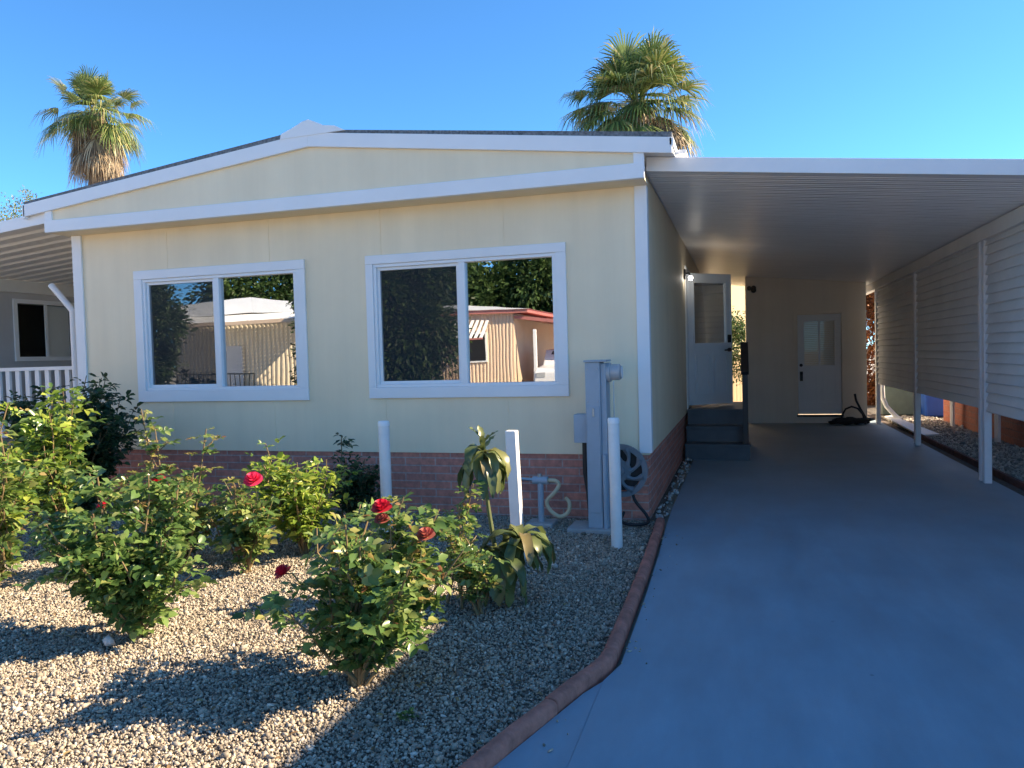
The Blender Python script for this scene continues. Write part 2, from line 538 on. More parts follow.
def curb_x(y):
    ys = [1.0, 2.406, 2.522, 2.717, 2.892, 3.138, 3.27, 3.365, 3.475, 3.835, 4.503, 5.491, 6.3, 7]
    xs = [-1.29, -.904, -.878, -.824, -.768, -.699, -.655, -.622, -.606, -.609, -.617, -.637, -.668, -.69]
    return np.interp(y, ys, xs)

def front_sampler(n):
    out = []
    tot = 0
    while tot < n:
        # more stones where they show large
        y = 1.7 + 5.2 * rng.random(n * 2) ** 1.15
        x = rng.uniform(-7.2, -.6, n * 2)
        ok = (x < curb_x(y) - .05) & (x > -1.15 * y - .6) & (y < 6.52)
        p = np.stack([x, y], 1)[ok]
        out.append(p); tot += len(p)
    return np.concatenate(out)[:n]
V, F = stones(200000, front_sampler, .0055, -.008)
tag(np_mesh('gravel', V, F, MT['stone']), 'tan and grey crushed stone gravel covering the front bed', 'gravel', kind='stuff')
def side_sampler(n):
    y = 8 + 9 * rng.random(n) ** 1.1
    return np.stack([rng.uniform(2.66, 3.56, n), y], 1)
V, F = stones(14000, side_sampler, .0125, -.004)
tag(np_mesh('side_gravel', V, F, MT['greystone']), 'grey crushed stone gravel strip beyond the carport posts', 'gravel', kind='stuff')
def edge_sampler(n):
    y = rng.uniform(6.6, 10.25, n)
    return np.stack([rng.uniform(-.745, -.64, n), y], 1)
V, F = stones(120, edge_sampler, .014, .0)
tag(np_mesh('pebble_strip', V, F, MT['palestone']), 'pale pebbles scattered between the brick skirting and the driveway', 'pebbles', kind='stuff')

p_ = front_sampler(420); a_ = rng.uniform(0, 6.28, 420)
V, F = leaves(np.column_stack([p_, np.full(420, .012)]), np.stack([np.cos(a_), np.sin(a_), rng.uniform(-.1, .35, 420)], 1), rng.uniform(.018, .042, 420), .016, .2)
tag(np_mesh('leaf_litter', V, F, MT['litter']), 'dry brown fallen leaves scattered over the gravel', 'fallen leaves', kind='stuff')
# loose pale stones
def rock(x, y, s, label, k):
    V, F = stones(1, lambda n: np.array([[x, y]]), s, 0)
    V[:, 2] += max(0, -.004 - V[:, 2].min())
    tag(np_mesh('pale_stone', V, F, MT['palestone'], origin=(x, y, 0)), label, 'stone', 'pale stones lying on the gravel')
rock(-3.10, 3.10, .022, 'whitish stone on the gravel under the left rose bush', 0)
rock(-1.22, 4.95, .024, 'whitish stone on the gravel left of the round bollard foot', 1)

def spill_sampler(n):
    y = rng.uniform(2.3, 6.3, n)
    return np.stack([curb_x(y) + .05 + rng.exponential(.05, n), y], 1)
V, F = stones(46, spill_sampler, .0055, .001)
tag(np_mesh('spilled_stones', V, F, MT['stone']), 'few small stones spilled onto the driveway beside the edging', 'stones', kind='stuff')
# red edging stones along the driveway
ys = np.linspace(1.2, 6.42, 10)
labels = ['nearest red edging stone, cut off by the bottom of the photo', 'red edging stone second from the bottom of the photo', 'red edging stone just below the bend in the edging',
          'red edging stone at the bend beside the driveway notch', 'red edging stone just beyond the bend in the edging', 'red edging stone beside the middle of the shaded gravel',
          'red edging stone between the bend and the round bollard', 'red edging stone beside the round bollard', 'farthest red edging stone, touching the house corner']
for i in range(9):
    pts = [(curb_x(y), y) for y in np.linspace(ys[i] + .006, ys[i + 1] - .006, 6)]
    b = MB()
    prof = [(-.034, -.03), (-.034, .03), (-.026, .044), (-.010, .05), (.010, .05), (.026, .044), (.034, .03), (.034, -.03)]
    nn = len(prof)
    jx, jz = random.uniform(-.006, .006), random.uniform(-.006, .004)
    for j, (x, y) in enumerate(pts):
        a = pts[max(j - 1, 0)]; c = pts[min(j + 1, 5)]
        d = Vector((c[0] - a[0], c[1] - a[1])).normalized()
        sx, sy = d.y, -d.x
        for (o, z) in prof:
            b.v.append((x + sx * o + jx, y + sy * o, z + jz))
    for j in range(5):
        for k in range(nn):
            q = j * nn
            b.f.append((q + k, q + (k + 1) % nn, q + nn + (k + 1) % nn, q + nn + k))
    b.f.append(tuple(range(nn))); b.f.append(tuple(5 * nn + k for k in range(nn)))
    tag(b.build('edging_stone', MT['curb'], bevel=.006, smooth=True, origin=(pts[2][0], pts[2][1], 0)), labels[i], 'edging', 'red edging stones along the driveway')

# right-hand red edging board
b = MB().box(2.60, 2.64, 3, 13.9, -.03, .05)
tag(b.build('edging_board', MT['redwood'], bevel=.004, origin=(2.62, 8.5, 0)), 'dark red wooden edging board between the carport posts and side gravel', 'edging board')

# ================================================================== THE HOUSE
W0 = 6.54
XL, XR = -6.76, -0.76
YB = 20.0
house = thing('mobile_home', (-3.76, W0, 0), 'cream mobile home with white trim, two front windows and brick skirting', 'house')

def wall_grid(b, xs, zs, holes, depth, y0, y1):
    """wall facing -Y: outer skin at y0 (+depth per column), inner skin at y1"""
    hole = lambda i, j: any(h[0] - 1e-6 <= xs[i] and xs[i + 1] <= h[1] + 1e-6 and h[2] - 1e-6 <= zs[j] and zs[j + 1] <= h[3] + 1e-6 for h in holes)
    nx, nz = len(xs) - 1, len(zs) - 1
    for i in range(nx):
        yd = y0 + depth[i]
        for j in range(nz):
            if hole(i, j): continue
            x0, x1, z0, z1 = xs[i], xs[i + 1], zs[j], zs[j + 1]
            b.add([(x0, yd, z0), (x1, yd, z0), (x1, yd, z1), (x0, yd, z1)], [(0, 1, 2, 3)])
            b.add([(x0, y1, z0), (x1, y1, z0), (x1, y1, z1), (x0, y1, z1)], [(3, 2, 1, 0)])
            for (ii, jj, q) in ((i - 1, j, [(x0, yd, z0), (x0, yd, z1), (x0, y1, z1), (x0, y1, z0)]), (i + 1, j, [(x1, yd, z0), (x1, y1, z0), (x1, y1, z1), (x1, yd, z1)]),
                                (i, j - 1, [(x0, yd, z0), (x0, y1, z0), (x1, y1, z0), (x1, yd, z0)]), (i, j + 1, [(x0, yd, z1), (x1, yd, z1), (x1, y1, z1), (x0, y1, z1)])):
                if not (0 <= ii < nx and 0 <= jj < nz) or hole(ii, jj):
                    b.add(q, [(0, 1, 2, 3)])
                elif ii != i and abs(depth[ii] - depth[i]) > 1e-6 and depth[ii] > depth[i]:
                    x = q[0][0]; ya, yb = y0 + depth[i], y0 + depth[ii]
                    b.add([(x, ya, z0), (x, ya, z1), (x, yb, z1), (x, yb, z0)], [(0, 1, 2, 3)])

WIN = [(-5.90, -4.10, 1.165, 2.31), (-3.28, -1.538, 1.16, 2.308)]
seams = [-2.0, -3.195, -4.39, -5.585]
xs = sorted({XL, XR} | {w[0] for w in WIN} | {w[1] for w in WIN} | {s + d for s in seams for d in (-.002, .002)})
zs = sorted({.553, 2.95} | {w[2] for w in WIN} | {w[3] for w in WIN})
depth = [.004 if any(abs((xs[i] + xs[i + 1]) / 2 - s) < .002 for s in seams) else 0 for i in range(len(xs) - 1)]
b = MB()
wall_grid(b, xs, zs, WIN, depth, W0, W0 + .12)
b.build('front_wall', MT['cream'], house)

# side wall with a doorway (grid built along Y then turned)
DY0, DY1, DZ0, DZ1 = 11.2, 12.03, .63, 2.56
b = MB()
sy = [W0 + .121] + sorted([W0 + 1.22 * k + d for k in range(1, 11) for d in (-.002, .002)] + [DY0, DY1]) + [YB]
dep = [.004 if sy[i + 1] - sy[i] < .0065 else 0 for i in range(len(sy) - 1)]
wall_grid(b, sy, [.553, DZ0, DZ1, 2.95], [(DY0, DY1, DZ0, DZ1)], dep, 0, .12)
b.v = [(XR - v[1], v[0], v[2]) for v in b.v]
b.build('side_wall', MT['cream'], house)
b = MB().box(XL, XL + .12, W0 + .121, YB, .58, 2.95)
b.build('side_wall', MT['cream'], house)
b = MB().box(XL + .12, XR - .12, YB - .12, YB, .58, 3.0)
b.build('back_wall', MT['cream'], house)
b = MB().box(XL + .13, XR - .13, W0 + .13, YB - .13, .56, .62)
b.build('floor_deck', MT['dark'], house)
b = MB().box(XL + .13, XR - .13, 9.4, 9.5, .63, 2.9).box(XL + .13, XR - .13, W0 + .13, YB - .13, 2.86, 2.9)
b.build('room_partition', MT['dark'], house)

# brick skirting
b = MB().box(XL + .02, XR - .02, W0 + .015, W0 + .11, -.05, .55)
b.build('brick_skirting', MT['brick'], house)
b = MB().box(XR - .11, XR - .015, W0 + .111, YB, -.05, .55)
b.build('brick_skirting', MT['brick'], house)

# corner trims
for (x0, x1) in ((XL - .02, XL + .10), (XR - .085, XR + .02)):
    b = MB().box(x0, x1, W0 - .022, W0 - .001, .57, 2.815)
    if x0 > -3: b.box(XR + .001, XR + .02, W0 - .0005, W0 + .09, .57, 2.815)
    else: b.box(XL - .02, XL - .001, W0 - .0005, W0 + .09, .57, 2.815)
    b.build('corner_trim', MT['white'], house, bevel=.004)

# gable: soffit, lower fascia, gable panel, rake fascia, roof, ridge cap
GF = 6.26
b = MB().box(XL - .06, XR + .03, GF + .026, W0 - .001, 2.815, 2.835)
b.build('soffit', MT['cream'], house)
b = MB().box(XL - .07, XR + .035, GF - .02, GF + .025, 2.815, 2.937)
b.build('lower_fascia', MT['white'], house, bevel=.004)
RG = (-3.74, 3.37)                     # underside of the rake fascia at the ridge
EL, ER = (-7.09, 2.995), (-.503, 2.985)
def rake(x):
    return np.interp(x, [EL[0], RG[0], ER[0]], [EL[1], RG[1], ER[1]])
poly = [(XL - .03, 2.938), (XR - .05, 2.938), (XR - .05, rake(XR - .05) + .02), (RG[0], RG[1] + .02), (XL - .03, rake(XL - .03) + .02)]
MB().prism(poly, 'y', GF + .006, GF + .05).build('gable_panel', MT['cream'], house)
b = MB().box(XR - .05, XR + .035, GF - .012, GF + .03, 2.9375, rake(XR) + .01)
b.build('end_board', MT['white'], house, bevel=.003)
b = MB().box(XL - .07, XL + .02, GF - .012, GF + .03, 2.9375, rake(XL) + .01)
b.build('end_board', MT['white'], house, bevel=.003)
TH = .125
for (a, c) in ((EL, RG), (RG, ER)):
    poly = [a, c, (c[0], c[1] + TH), (a[0], a[1] + TH)]
    MB().prism(poly, 'y', GF - .03, GF + .005).build('rake_fascia', MT['white'], house, bevel=.003)
# roof slabs
for (a, c) in ((EL, RG), (RG, ER)):
    dz = TH - .03
    a2, c2 = (a[0], a[1] + dz), (c[0], c[1] + dz)
    MB().prism([(a2[0], a2[1] - .06), (c2[0], c2[1] - .06), c2, a2], 'y', GF + .0055, YB + .2).build('roof_deck', MT['white'], house)
    MB().prism([(a2[0], a2[1] + .002), (c2[0], c2[1] + .002), (c2[0], c2[1] + .075), (a2[0], a2[1] + .06)], 'y', GF - .015, YB + .22).build('shingles', MT['shingle'], house)
# sunlit eave fascia along each long side
MB().box(ER[0] - .02, ER[0] + .012, GF - .03, YB + .2, ER[1] + .062, ER[1] + TH - .005).build('eave_fascia', MT['white'], house, bevel=.003)
MB().box(EL[0] - .012, EL[0] + .02, GF - .03, YB + .2, EL[1] - .02, EL[1] + TH - .005).build('eave_fascia', MT['white'], house, bevel=.003)
MB().box(ER[0] - .3, ER[0] - .021, W0, YB, 2.94, 2.965).build('eave_soffit', MT['white'], house)
# flared ridge cap
capp = [(-4.02, 3.46), (-3.36, 3.475), (-3.46, 3.525), (-3.57, 3.54), (-3.66, 3.582), (-3.72, 3.608), (-3.78, 3.598), (-3.90, 3.545), (-4.01, 3.505)]
MB().prism(capp, 'y', GF - .036, YB + .24).build('ridge_cap', MT['white'], house, smooth=True)

# windows
def window(w, tl, tr, mull, zt, zb):
    x0, x1, z0, z1 = w
    y = W0
    b = MB()
    b.box(x0 - tl, x1 + tr, y - .026, y - .001, z1, z1 + zt).box(x0 - tl, x1 + tr, y - .026, y - .001, z0 - zb, z0)
    b.box(x0 - tl, x0, y - .0255, y - .001, z0 + .0005, z1 - .0005).box(x1, x1 + tr, y - .0255, y - .001, z0 + .0005, z1 - .0005)
    t = b.build('window', MT['white'], house, bevel=.004)
    f = MB()
    fw = .03
    f.box(x0 + .001, x1 - .001, y - .012, y + .07, z1 - fw, z1 - .001).box(x0 + .001, x1 - .001, y - .012, y + .07, z0 + .001, z0 + fw)
    f.box(x0 + .001, x0 + fw, y - .012, y + .07, z0 + fw + .0005, z1 - fw - .0005).box(x1 - fw, x1 - .001, y - .012, y + .07, z0 + fw + .0005, z1 - fw - .0005)
    f.box(mull - .03, mull + .03, y - .010, y + .06, z0 + fw + .0005, z1 - fw - .0005)
    f.build('frame', MT['vinyl'], t, bevel=.003)
    s = MB()
    a, c, d, e = x0 + fw + .0005, mull - .0305, z0 + fw + .0005, z1 - fw - .0005
    sw = .028
    s.box(a, c, y + .012, y + .04, e - sw, e).box(a, c, y + .012, y + .04, d, d + sw).box(a, a + sw, y + .012, y + .04, d + sw, e - sw).box(c - sw, c, y + .012, y + .04, d + sw, e - sw)
    s.build('sliding_sash', MT['vinyl'], t, bevel=.003)
    MB().add([(a + sw, y + .018, d + sw), (c - sw, y + .018, d + sw), (c - sw, y + .018, e - sw), (a + sw, y + .018, e - sw)], [(0, 1, 2, 3)]).build('insect_screen', MT['screen'], t)
    MB().add([(a + sw, y + .030, d + sw), (c - sw, y + .030, d + sw), (c - sw, y + .030, e - sw), (a + sw, y + .030, e - sw)], [(0, 1, 2, 3)]).build('pane', MT['glass'], t)
    a, c = mull + .0305, x1 - fw - .0005
    MB().add([(a, y + .03, d), (c, y + .03, d), (c, y + .03, e), (a, y + .03, e)], [(0, 1, 2, 3)]).build('pane', MT['glass'], t)
window(WIN[0], .10, .10, -5.01, .09, .115)
window(WIN[1], .075, .095, -2.405, .082, .10)

# side door: open leaf, casing
b = MB().box(XR + .001, XR + .02, DY0 - .07, DY0 - .001, .60, DZ1 + .07).box(XR + .001, XR + .02, DY1 + .001, DY1 + .07, .60, DZ1 + .07).box(XR + .0015, XR + .0195, DY0 - .001, DY1 + .001, DZ1 + .001, DZ1 + .07)
b.build('door_casing', MT['white'], house, bevel=.003)

def panel_door(root_name, parent, w, z0, z1, glass, mat, panels, thick=.04, mullion=False, blinds=False):
    """door in a local frame: hinge at u=0, u along width, n outwards; returns local mesh builders"""
    g0, g1, h0, h1 = glass
    b = MB()
    b.box(0, w, 0, thick, z0, h0).box(0, w, 0, thick, h1, z1).box(0, g0, 0, thick, h0, h1).box(g1, w, 0, thick, h0, h1)
    fr = MB()
    t = .03
    fr.box(g0 - .005, g1 + .005, -.012, -.001, h1 - .005, h1 + t).box(g0 - .005, g1 + .005, -.012, -.001, h0 - t, h0 + .005)
    fr.box(g0 - t, g0 - .006, -.012, -.001, h0 - t, h1 + t).box(g1 + .006, g1 + t, -.012, -.001, h0 - t, h1 + t)
    if mullion: fr.box((g0 + g1) / 2 - .018, (g0 + g1) / 2 + .018, -.010, .012, h0, h1)
    pn = MB()
    for (a, c, d, e) in panels:
        s = .014
        pn.box(a, c, -.014, -.001, e - s, e).box(a, c, -.014, -.001, d, d + s).box(a, a + s, -.014, -.001, d + s, e - s).box(c - s, c, -.014, -.001, d + s, e - s)
        pn.box(a + .045, c - .045, -.012, -.001, d + .045, e - .045)
    return b, fr, pn

def place(b, org, ang):
    ca, sa = math.cos(ang), math.sin(ang)
    b.v = [(org[0] + v[0] * ca - v[1] * sa, org[1] + v[0] * sa + v[1] * ca, v[2]) for v in b.v]
    return b
ang = R(43)                                   # leaf direction from +X
hinge = (XR + .03, DY0 + .0)
w = .81
b, fr, pn = panel_door('door', house, w, DZ0 + .02, DZ1 - .03, (.12, .69, 1.53, 2.40), None, [(.11, .37, .80, 1.38), (.44, .70, .80, 1.38)])
dleaf = place(b, hinge, ang).build('door', MT['doorpaint'], house, bevel=.003)
dleaf['label'] = 'open grey panel door with a large upper pane'
place(fr, hinge, ang).build('glazing_frame', MT['doorpaint'], dleaf, bevel=.002)
place(pn, hinge, ang).build('raised_panel', MT['doorpaint'], dleaf, bevel=.002)
place(MB().add([(.12, .015, 1.53), (.69, .015, 1.53), (.69, .015, 2.40), (.12, .015, 2.40)], [(0, 1, 2, 3)]), hinge, ang).build('pane', MT['dimglass'], dleaf)
place(MB().box(.715, .775, -.03, -.001, 1.535, 1.65), hinge, ang).build('keypad_lock', MT['black'], dleaf, bevel=.006)
hd = MB().lathe([(.028, -.03), (.028, -.001)], (.745, 0, 1.43), 'y', 16).tube([(.745, -.03, 1.43), (.745, -.055, 1.43), (.72, -.06, 1.43), (.62, -.06, 1.425)], .011, 8)
place(hd, hinge, ang).build('lever_handle', MT['black'], dleaf, smooth=True)

# ================================================================== porch lamp on the side wall
lamp = thing('wall_lamp', (XR, 10.95, 2.44), 'small lit lamp on the side wall beside the open door', 'lamp')
MB().box(XR + .002, XR + .03, 10.90, 11.0, 2.42, 2.56).build('wall_plate', MT['black'], lamp, bevel=.006)
MB().tube([(XR + .03, 10.95, 2.5), (XR + .07, 10.95, 2.5), (XR + .09, 10.95, 2.475)], .014, 8).build('arm', MT['black'], lamp, smooth=True)
MB().lathe([(.010, .034), (.024, .022), (.029, .0), (.021, -.022), (.006, -.028)], (XR + .095, 10.95, 2.43), 'z', 16).build('bulb', MT['bulb'], lamp, smooth=True)

# ================================================================== steps and handrail
steps = thing('porch_steps', (-.34, 10.3, 0), 'dark blue painted wooden porch steps against the side wall', 'steps')
SX0, SX1 = XR + .02, .06
for k, (y, z) in enumerate(((10.30, .205), (10.60, .41), (10.90, .615))):
    b = MB().box(SX0, SX1 + (.03 if k == 0 else 0), y - .025, y + (.30 if k < 2 else 1.6), z - .035, z)
    b.build('tread' if k < 2 else 'landing', MT['step'], steps, bevel=.004)
    b = MB().box(SX0 + .005, SX1 + (.02 if k == 0 else -.01), y, y + .03, (z - .205 if k else -.01) + .0005, z - .0355)
    b.build('riser', MT['step'], steps)
b = MB().box(SX1 - .03, SX1 - .005, 10.331, 12.5, 0, .168).box(SX1 - .03, SX1 - .005, 10.631, 12.5, .1685, .373).box(SX1 - .03, SX1 - .005, 10.931, 12.5, .3735, .578)
b.build('stringer', MT['step'], steps)
rail = thing('handrail', (.03, 10.38, 0), 'black handrail rising along the porch steps', 'handrail')
MB().box(-.005, .065, 10.35, 10.42, .206, 1.12).build('post', MT['black'], rail, bevel=.004)
MB().box(-.005, .065, 11.35, 11.42, .616, 1.52).build('post', MT['black'], rail, bevel=.004)
b = MB().beam((.03, 10.31, 1.12), (.03, 11.08, 1.50), .10, .045).beam((.03, 11.06, 1.505), (.03, 12.45, 1.505), .10, .045)
b.build('top_rail', MT['black'], rail, bevel=.004)
b = MB().beam((.03, 10.42, .72), (.03, 11.34, 1.12), .04, .05)
b.build('lower_rail', MT['black'], rail)

# ================================================================== carport
cp = thing('carport', (.9, W0, 0), 'white aluminium carport roof beside the house with louvred side panels', 'carport')
CX0, CX1 = XR + .022, 2.62
def cz(x): return 2.925 - .105 * (x - CX0)
# ribbed pans: profile along Y, ribs along X
per = .152
ny = int((18.0 - W0) / per)
prof = []
for k in range(ny):
    y = W0 + .03 + k * per
    prof += [(y, 0), (y + .062, 0), (y + .070, .016), (y + .078, .016), (y + .086, 0), (y + .128, 0), (y + .134, .010), (y + .142, .010), (y + .148, 0)]
b = MB()
n = len(prof)
for x in (CX0, CX1 - .04):
    for (y, h) in prof: b.v.append((x, y, cz(x) + h))
for x in (CX0, CX1 - .04):
    for (y, h) in prof: b.v.append((x, y, cz(x) + h + .012))
for i in range(n - 1):
    b.f.append((i, i + 1, n + i + 1, n + i)); b.f.append((2 * n + i, 3 * n + i, 3 * n + i + 1, 2 * n + i + 1))
b.f.append((0, n, 3 * n, 2 * n)); b.f.append((n - 1, 3 * n - 1, 4 * n - 1, 2 * n - 1))
b.build('roof_pan', MT['pan'], cp)
b = MB()
fz = .118
a0, a1 = cz(CX0) - .0, cz(CX1) - .0
b.prism([(CX0, a0), (CX1, a1), (CX1, a1 + fz), (CX0, a0 + fz)], 'y', W0 - .035, W0 + .03)
b.build('front_fascia', MT['white'], cp, bevel=.004)
MB().box(CX1 - .038, CX1 + .05, W0 - .03, 18, cz(CX1) - .01, cz(CX1) + .12).build('gutter', MT['white'], cp, bevel=.004)
MB().box(CX0 + .02, ER[0] + .09, W0 - .034, 18, cz(CX0) + .119, cz(CX0) + .148).build('flashing', MT['white'], cp)
bx = 2.37
MB().box(bx - .05, bx + .05, W0 + .031, 17.9, 2.455, cz(bx + .05) - .001).build('side_beam', MT['panel'], cp, bevel=.004)
posts_y = [5.72 + 3.2, 12.08, 15.36]
for k, y in enumerate(posts_y):
    s = .07
    b = MB().box(bx - .035, bx + .035, y - .125, y - .055, 0, 2.455).box(bx - .035, bx + .035, y + .015, y + .085, 0, 2.455)
    if k: b = MB().box(bx - .035, bx + .035, y - .055, y + .015, 0, 2.455).box(bx - .028, bx + .028, y + .055, y + .10, .02, 2.455)
    b.build('post', MT['post'], cp, bevel=.006)
MB().box(bx - .035, bx + .035, 6.58, 6.66, 0, 2.455).build('post', MT['post'], cp, bevel=.006)
# louvre panels of lapped horizontal strips
def louvre(y0, y1, zb):
    b = MB()
    h = .098
    z = zb
    while z < 2.44:
        zt = min(z + h, 2.475)
        b.prism([(bx - .024, z), (bx - .020, z - .010), (bx + .018, z - .006), (bx + .018, zt), (bx + .008, zt)], 'y', y0, y1)
        z += h
    b.build('louvre_panel', MT['panel'], cp)
    f = MB()
    for zz in np.arange(zb + .1, 2.4, .098):
        f.box(bx - .02, bx + .0, y0 + .002, y0 + .025, zz - .012, zz + .012)
    return f
for (y0, y1, zb) in ((6.68, posts_y[0] - .14, .74), (posts_y[0] + .10, posts_y[1] - .07, .76), (posts_y[1] + .11, posts_y[2] - .07, .75)):
    louvre(y0, y1, zb)

# ================================================================== shed at the end of the carport
shed = thing('storage_shed', (1.15, 15.55, 0), 'cream storage shed closing the far end of the carport', 'shed')
QX0, QX1, QY = .08, 2.21, 15.55
dx0, dx1, dz0, dz1 = 1.005, 1.785, .15, 2.06
b = MB()
b.box(QX0, dx0 - .0, QY, QY + .1, .0, dz1).box(dx1, QX1, QY, QY + .1, .0, dz1).box(dx0, dx1, QY, QY + .1, 0, dz0)
b.prism([(QX0, dz1), (QX1, dz1), (QX1, cz(QX1) - .005), (QX0, cz(QX0) - .005)], 'y', QY, QY + .1)
b.prism([(QX0, 0), (QX0 + .1, 0), (QX0 + .1, cz(QX0) - .02), (QX0, cz(QX0) - .005)], 'y', QY + .101, 17.8)
b.prism([(QX1 - .1, 0), (QX1, 0), (QX1, cz(QX1) - .005), (QX1 - .1, cz(QX1) - .02)], 'y', QY + .101, 17.8)
b.box(QX0 + .1, QX1 - .1, 17.7, 17.8, 0, 2.3)
b.build('wall', MT['shedcream'], shed)
b = MB().box(dx0 - .065, dx0, QY - .018, QY - .001, .05, dz1 + .075).box(dx1, dx1 + .065, QY - .018, QY - .001, .05, dz1 + .075).box(dx0 + .0005, dx1 - .0005, QY - .018, QY - .001, dz1, dz1 + .0745)
b.build('door_casing', MT['shedcream'], shed, bevel=.003)
w = dx1 - dx0 - .02
b, fr, pn = panel_door('door', shed, w, dz0 + .02, dz1 - .01, (.115, w - .115, 1.09, 1.93), None, [(.09, .345, .38, .92), (.415, .67, .38, .92)], mullion=True)
o = (dx0 + .01, QY + .015)
sl = place(b, o, 0).build('door', MT['doorpaint'], shed, bevel=.003)
sl['label'] = 'closed pale door with blinds behind its upper panes'
place(fr, o, 0).build('glazing_frame', MT['doorpaint'], sl, bevel=.002)
place(pn, o, 0).build('raised_panel', MT['doorpaint'], sl, bevel=.002)
place(MB().add([(.115, .012, 1.09), (w - .115, .012, 1.09), (w - .115, .012, 1.93), (.115, .012, 1.93)], [(0, 1, 2, 3)]), o, 0).build('pane', MT['doorglass'], sl)
bl = MB()
for zz in np.arange(1.10, 1.92, .035):
    bl.prism([(.020, zz), (.034, zz + .024), (.036, zz + .023), (.022, zz - .001)], 'x', .118, w - .118)
place(bl, o, 0).build('blind', MT['blind'], sl)
kb = MB().lathe([(.03, -.02), (.03, -.001)], (.055, 0, 1.10), 'y', 16)
place(kb, o, 0).build('deadbolt', MT['black'], sl, smooth=True)
kb = MB().box(.03, .085, -.015, -.001, .80, .98).lathe([(.0, -.07), (.028, -.055), (.03, -.03), (.012, -.014)], (.057, 0, .94), 'y', 14)
place(kb, o, 0).build('knob_plate', MT['black'], sl, smooth=True)
MB().box(dx0 - .02, dx1 + .02, QY - .03, QY - .0185, dz0 - .03, dz0 + .012).build('sill', MT['black'], shed)
camr = thing('security_lamp', (.23, QY, 2.6), 'small black security lamp high on the shed wall', 'lamp')
MB().lathe([(.05, -.025), (.05, -.001)], (.23, QY, 2.6), 'y', 16).build('mount', MT['black'], camr)
MB().tube([(.23, QY - .025, 2.6), (.23, QY - .06, 2.57)], .012, 8).build('arm', MT['black'], camr)
MB().lathe([(.02, -.14), (.045, -.13), (.05, -.06), (.025, -.05)], (.23, QY, 2.555), 'y', 16).build('head', MT['black'], camr, smooth=True)
MB().lathe([(.02, -.09), (.04, -.085), (.045, -.03), (.02, -.02)], (.15, QY, 2.60), 'y', 16).build('head', MT['black'], camr, smooth=True)

# black hose heap beside the shed door
hz = thing('hose_heap', (1.9, 15.2, 0), 'heap of black hose on the driveway beside the shed door', 'hose')
b = MB()
pts = []
for k in range(90):
    t = k * .42
    r = .20 + .09 * math.sin(k * .37) + .06 * math.sin(k * 1.3)
    pts.append((1.88 + r * 1.25 * math.cos(t), 15.24 + r * .8 * math.sin(t), .02 + .0011 * k + .012 * math.sin(k * 1.7)))
b.tube(pts, .018, 7)
b.build('coil', MT['rubber'], hz, smooth=True)
b = MB().tube([(1.72, 15.2, .03), (1.74, 15.2, .18), (1.80, 15.2, .29), (1.90, 15.19, .335), (2.0, 15.18, .30), (2.08, 15.17, .20), (2.12, 15.16, .05)], .017, 8)
b.build('arch', MT['rubber'], hz, smooth=True)
b = MB().tube([(1.97, 15.3, .56), (1.99, 15.3, .44), (2.06, 15.27, .28), (2.15, 15.2, .10), (2.18, 15.18, .03)], .02, 8)
b.build('nozzle_pipe', MT['rubber'], hz, smooth=True)

# white plank and downspout by the posts
b = MB()
b.add([(2.56, 15.9, .10), (2.70, 15.95, .11), (2.90, 13.2, .045), (2.60, 13.1, .04), (2.56, 15.9, .075), (2.70, 15.95, .085), (2.90, 13.2, .02), (2.60, 13.1, .015)],
      [(0, 1, 2, 3), (7, 6, 5, 4), (0, 4, 5, 1), (1, 5, 6, 2), (2, 6, 7, 3), (3, 7, 4, 0)])
tag(b.build('white_plank', MT['white'], bevel=.004, origin=(2.7, 14.5, 0)), 'long white plank lying behind the carport posts', 'plank')
b = MB().tube([(2.50, 15.75, .72), (2.51, 15.75, .45), (2.56, 15.7, .30), (2.70, 15.6, .12), (2.78, 15.5, .06)], .04, 10)
tag(b.build('downspout', MT['white'], smooth=True, origin=(2.5, 15.7, 0)), 'white curved downspout end beside the farthest carport post', 'downspout')

# ================================================================== utility pedestal, meter, bollards, gas riser, hose reel
up = thing('meter_pedestal', (-1.1, 6.08, 0), 'tall grey electric meter pedestal in front of the house corner', 'meter pedestal')
MB().box(-1.37, -.97, 5.98, 6.32, -.02, .025).build('concrete_pad', MT['pad'], up, bevel=.008)
MB().box(-1.205, -1.085, 6.05, 6.25, .0255, 1.355).build('cabinet', MT['utility'], up, bevel=.004)
MB().box(-1.0845, -1.04, 6.07, 6.25, .0255, 1.345).build('meter_section', MT['utility'], up, bevel=.004)
MB().box(-1.213, -1.03, 6.035, 6.27, 1.356, 1.372).build('cap', MT['utility'], up, bevel=.003)
MB().box(-1.195, -1.095, 6.042, 6.049, .15, 1.0).build('cover_plate', MT['utility'], up, bevel=.002)
MB().lathe([(.0, .115), (.05, .112), (.064, .10), (.066, .03), (.078, .028), (.078, 0)], (-1.04, 6.15, 1.27), 'x', 24).build('meter', MT['meterglass'], up, smooth=True)
for (x, z) in ((-1.185, 1.30), (-1.105, 1.30), (-1.185, 1.04), (-1.105, 1.04)):
    MB().lathe([(.003, -.004), (.007, -.002), (.007, 0)], (x, 6.049, z), 'y', 8).build('screw', MT['metal'], up)
MB().box(-1.15, -1.135, 6.035, 6.0485, .92, .99).build('latch', MT['metal'], up, bevel=.003)
MB().tube([(-1.062, 6.05, .026), (-1.062, 6.05, .62)], .018, 8).build('conduit', MT['utility'], up, smooth=True)
MB().lathe([(.052, .1165), (.052, .119)], (-1.04, 6.15, 1.27), 'x', 20).build('meter_dial', MT['white'], up)
MB().box(-1.315, -1.206, 6.09, 6.22, .705, .935).build('side_box', MT['utility'], up, bevel=.004)
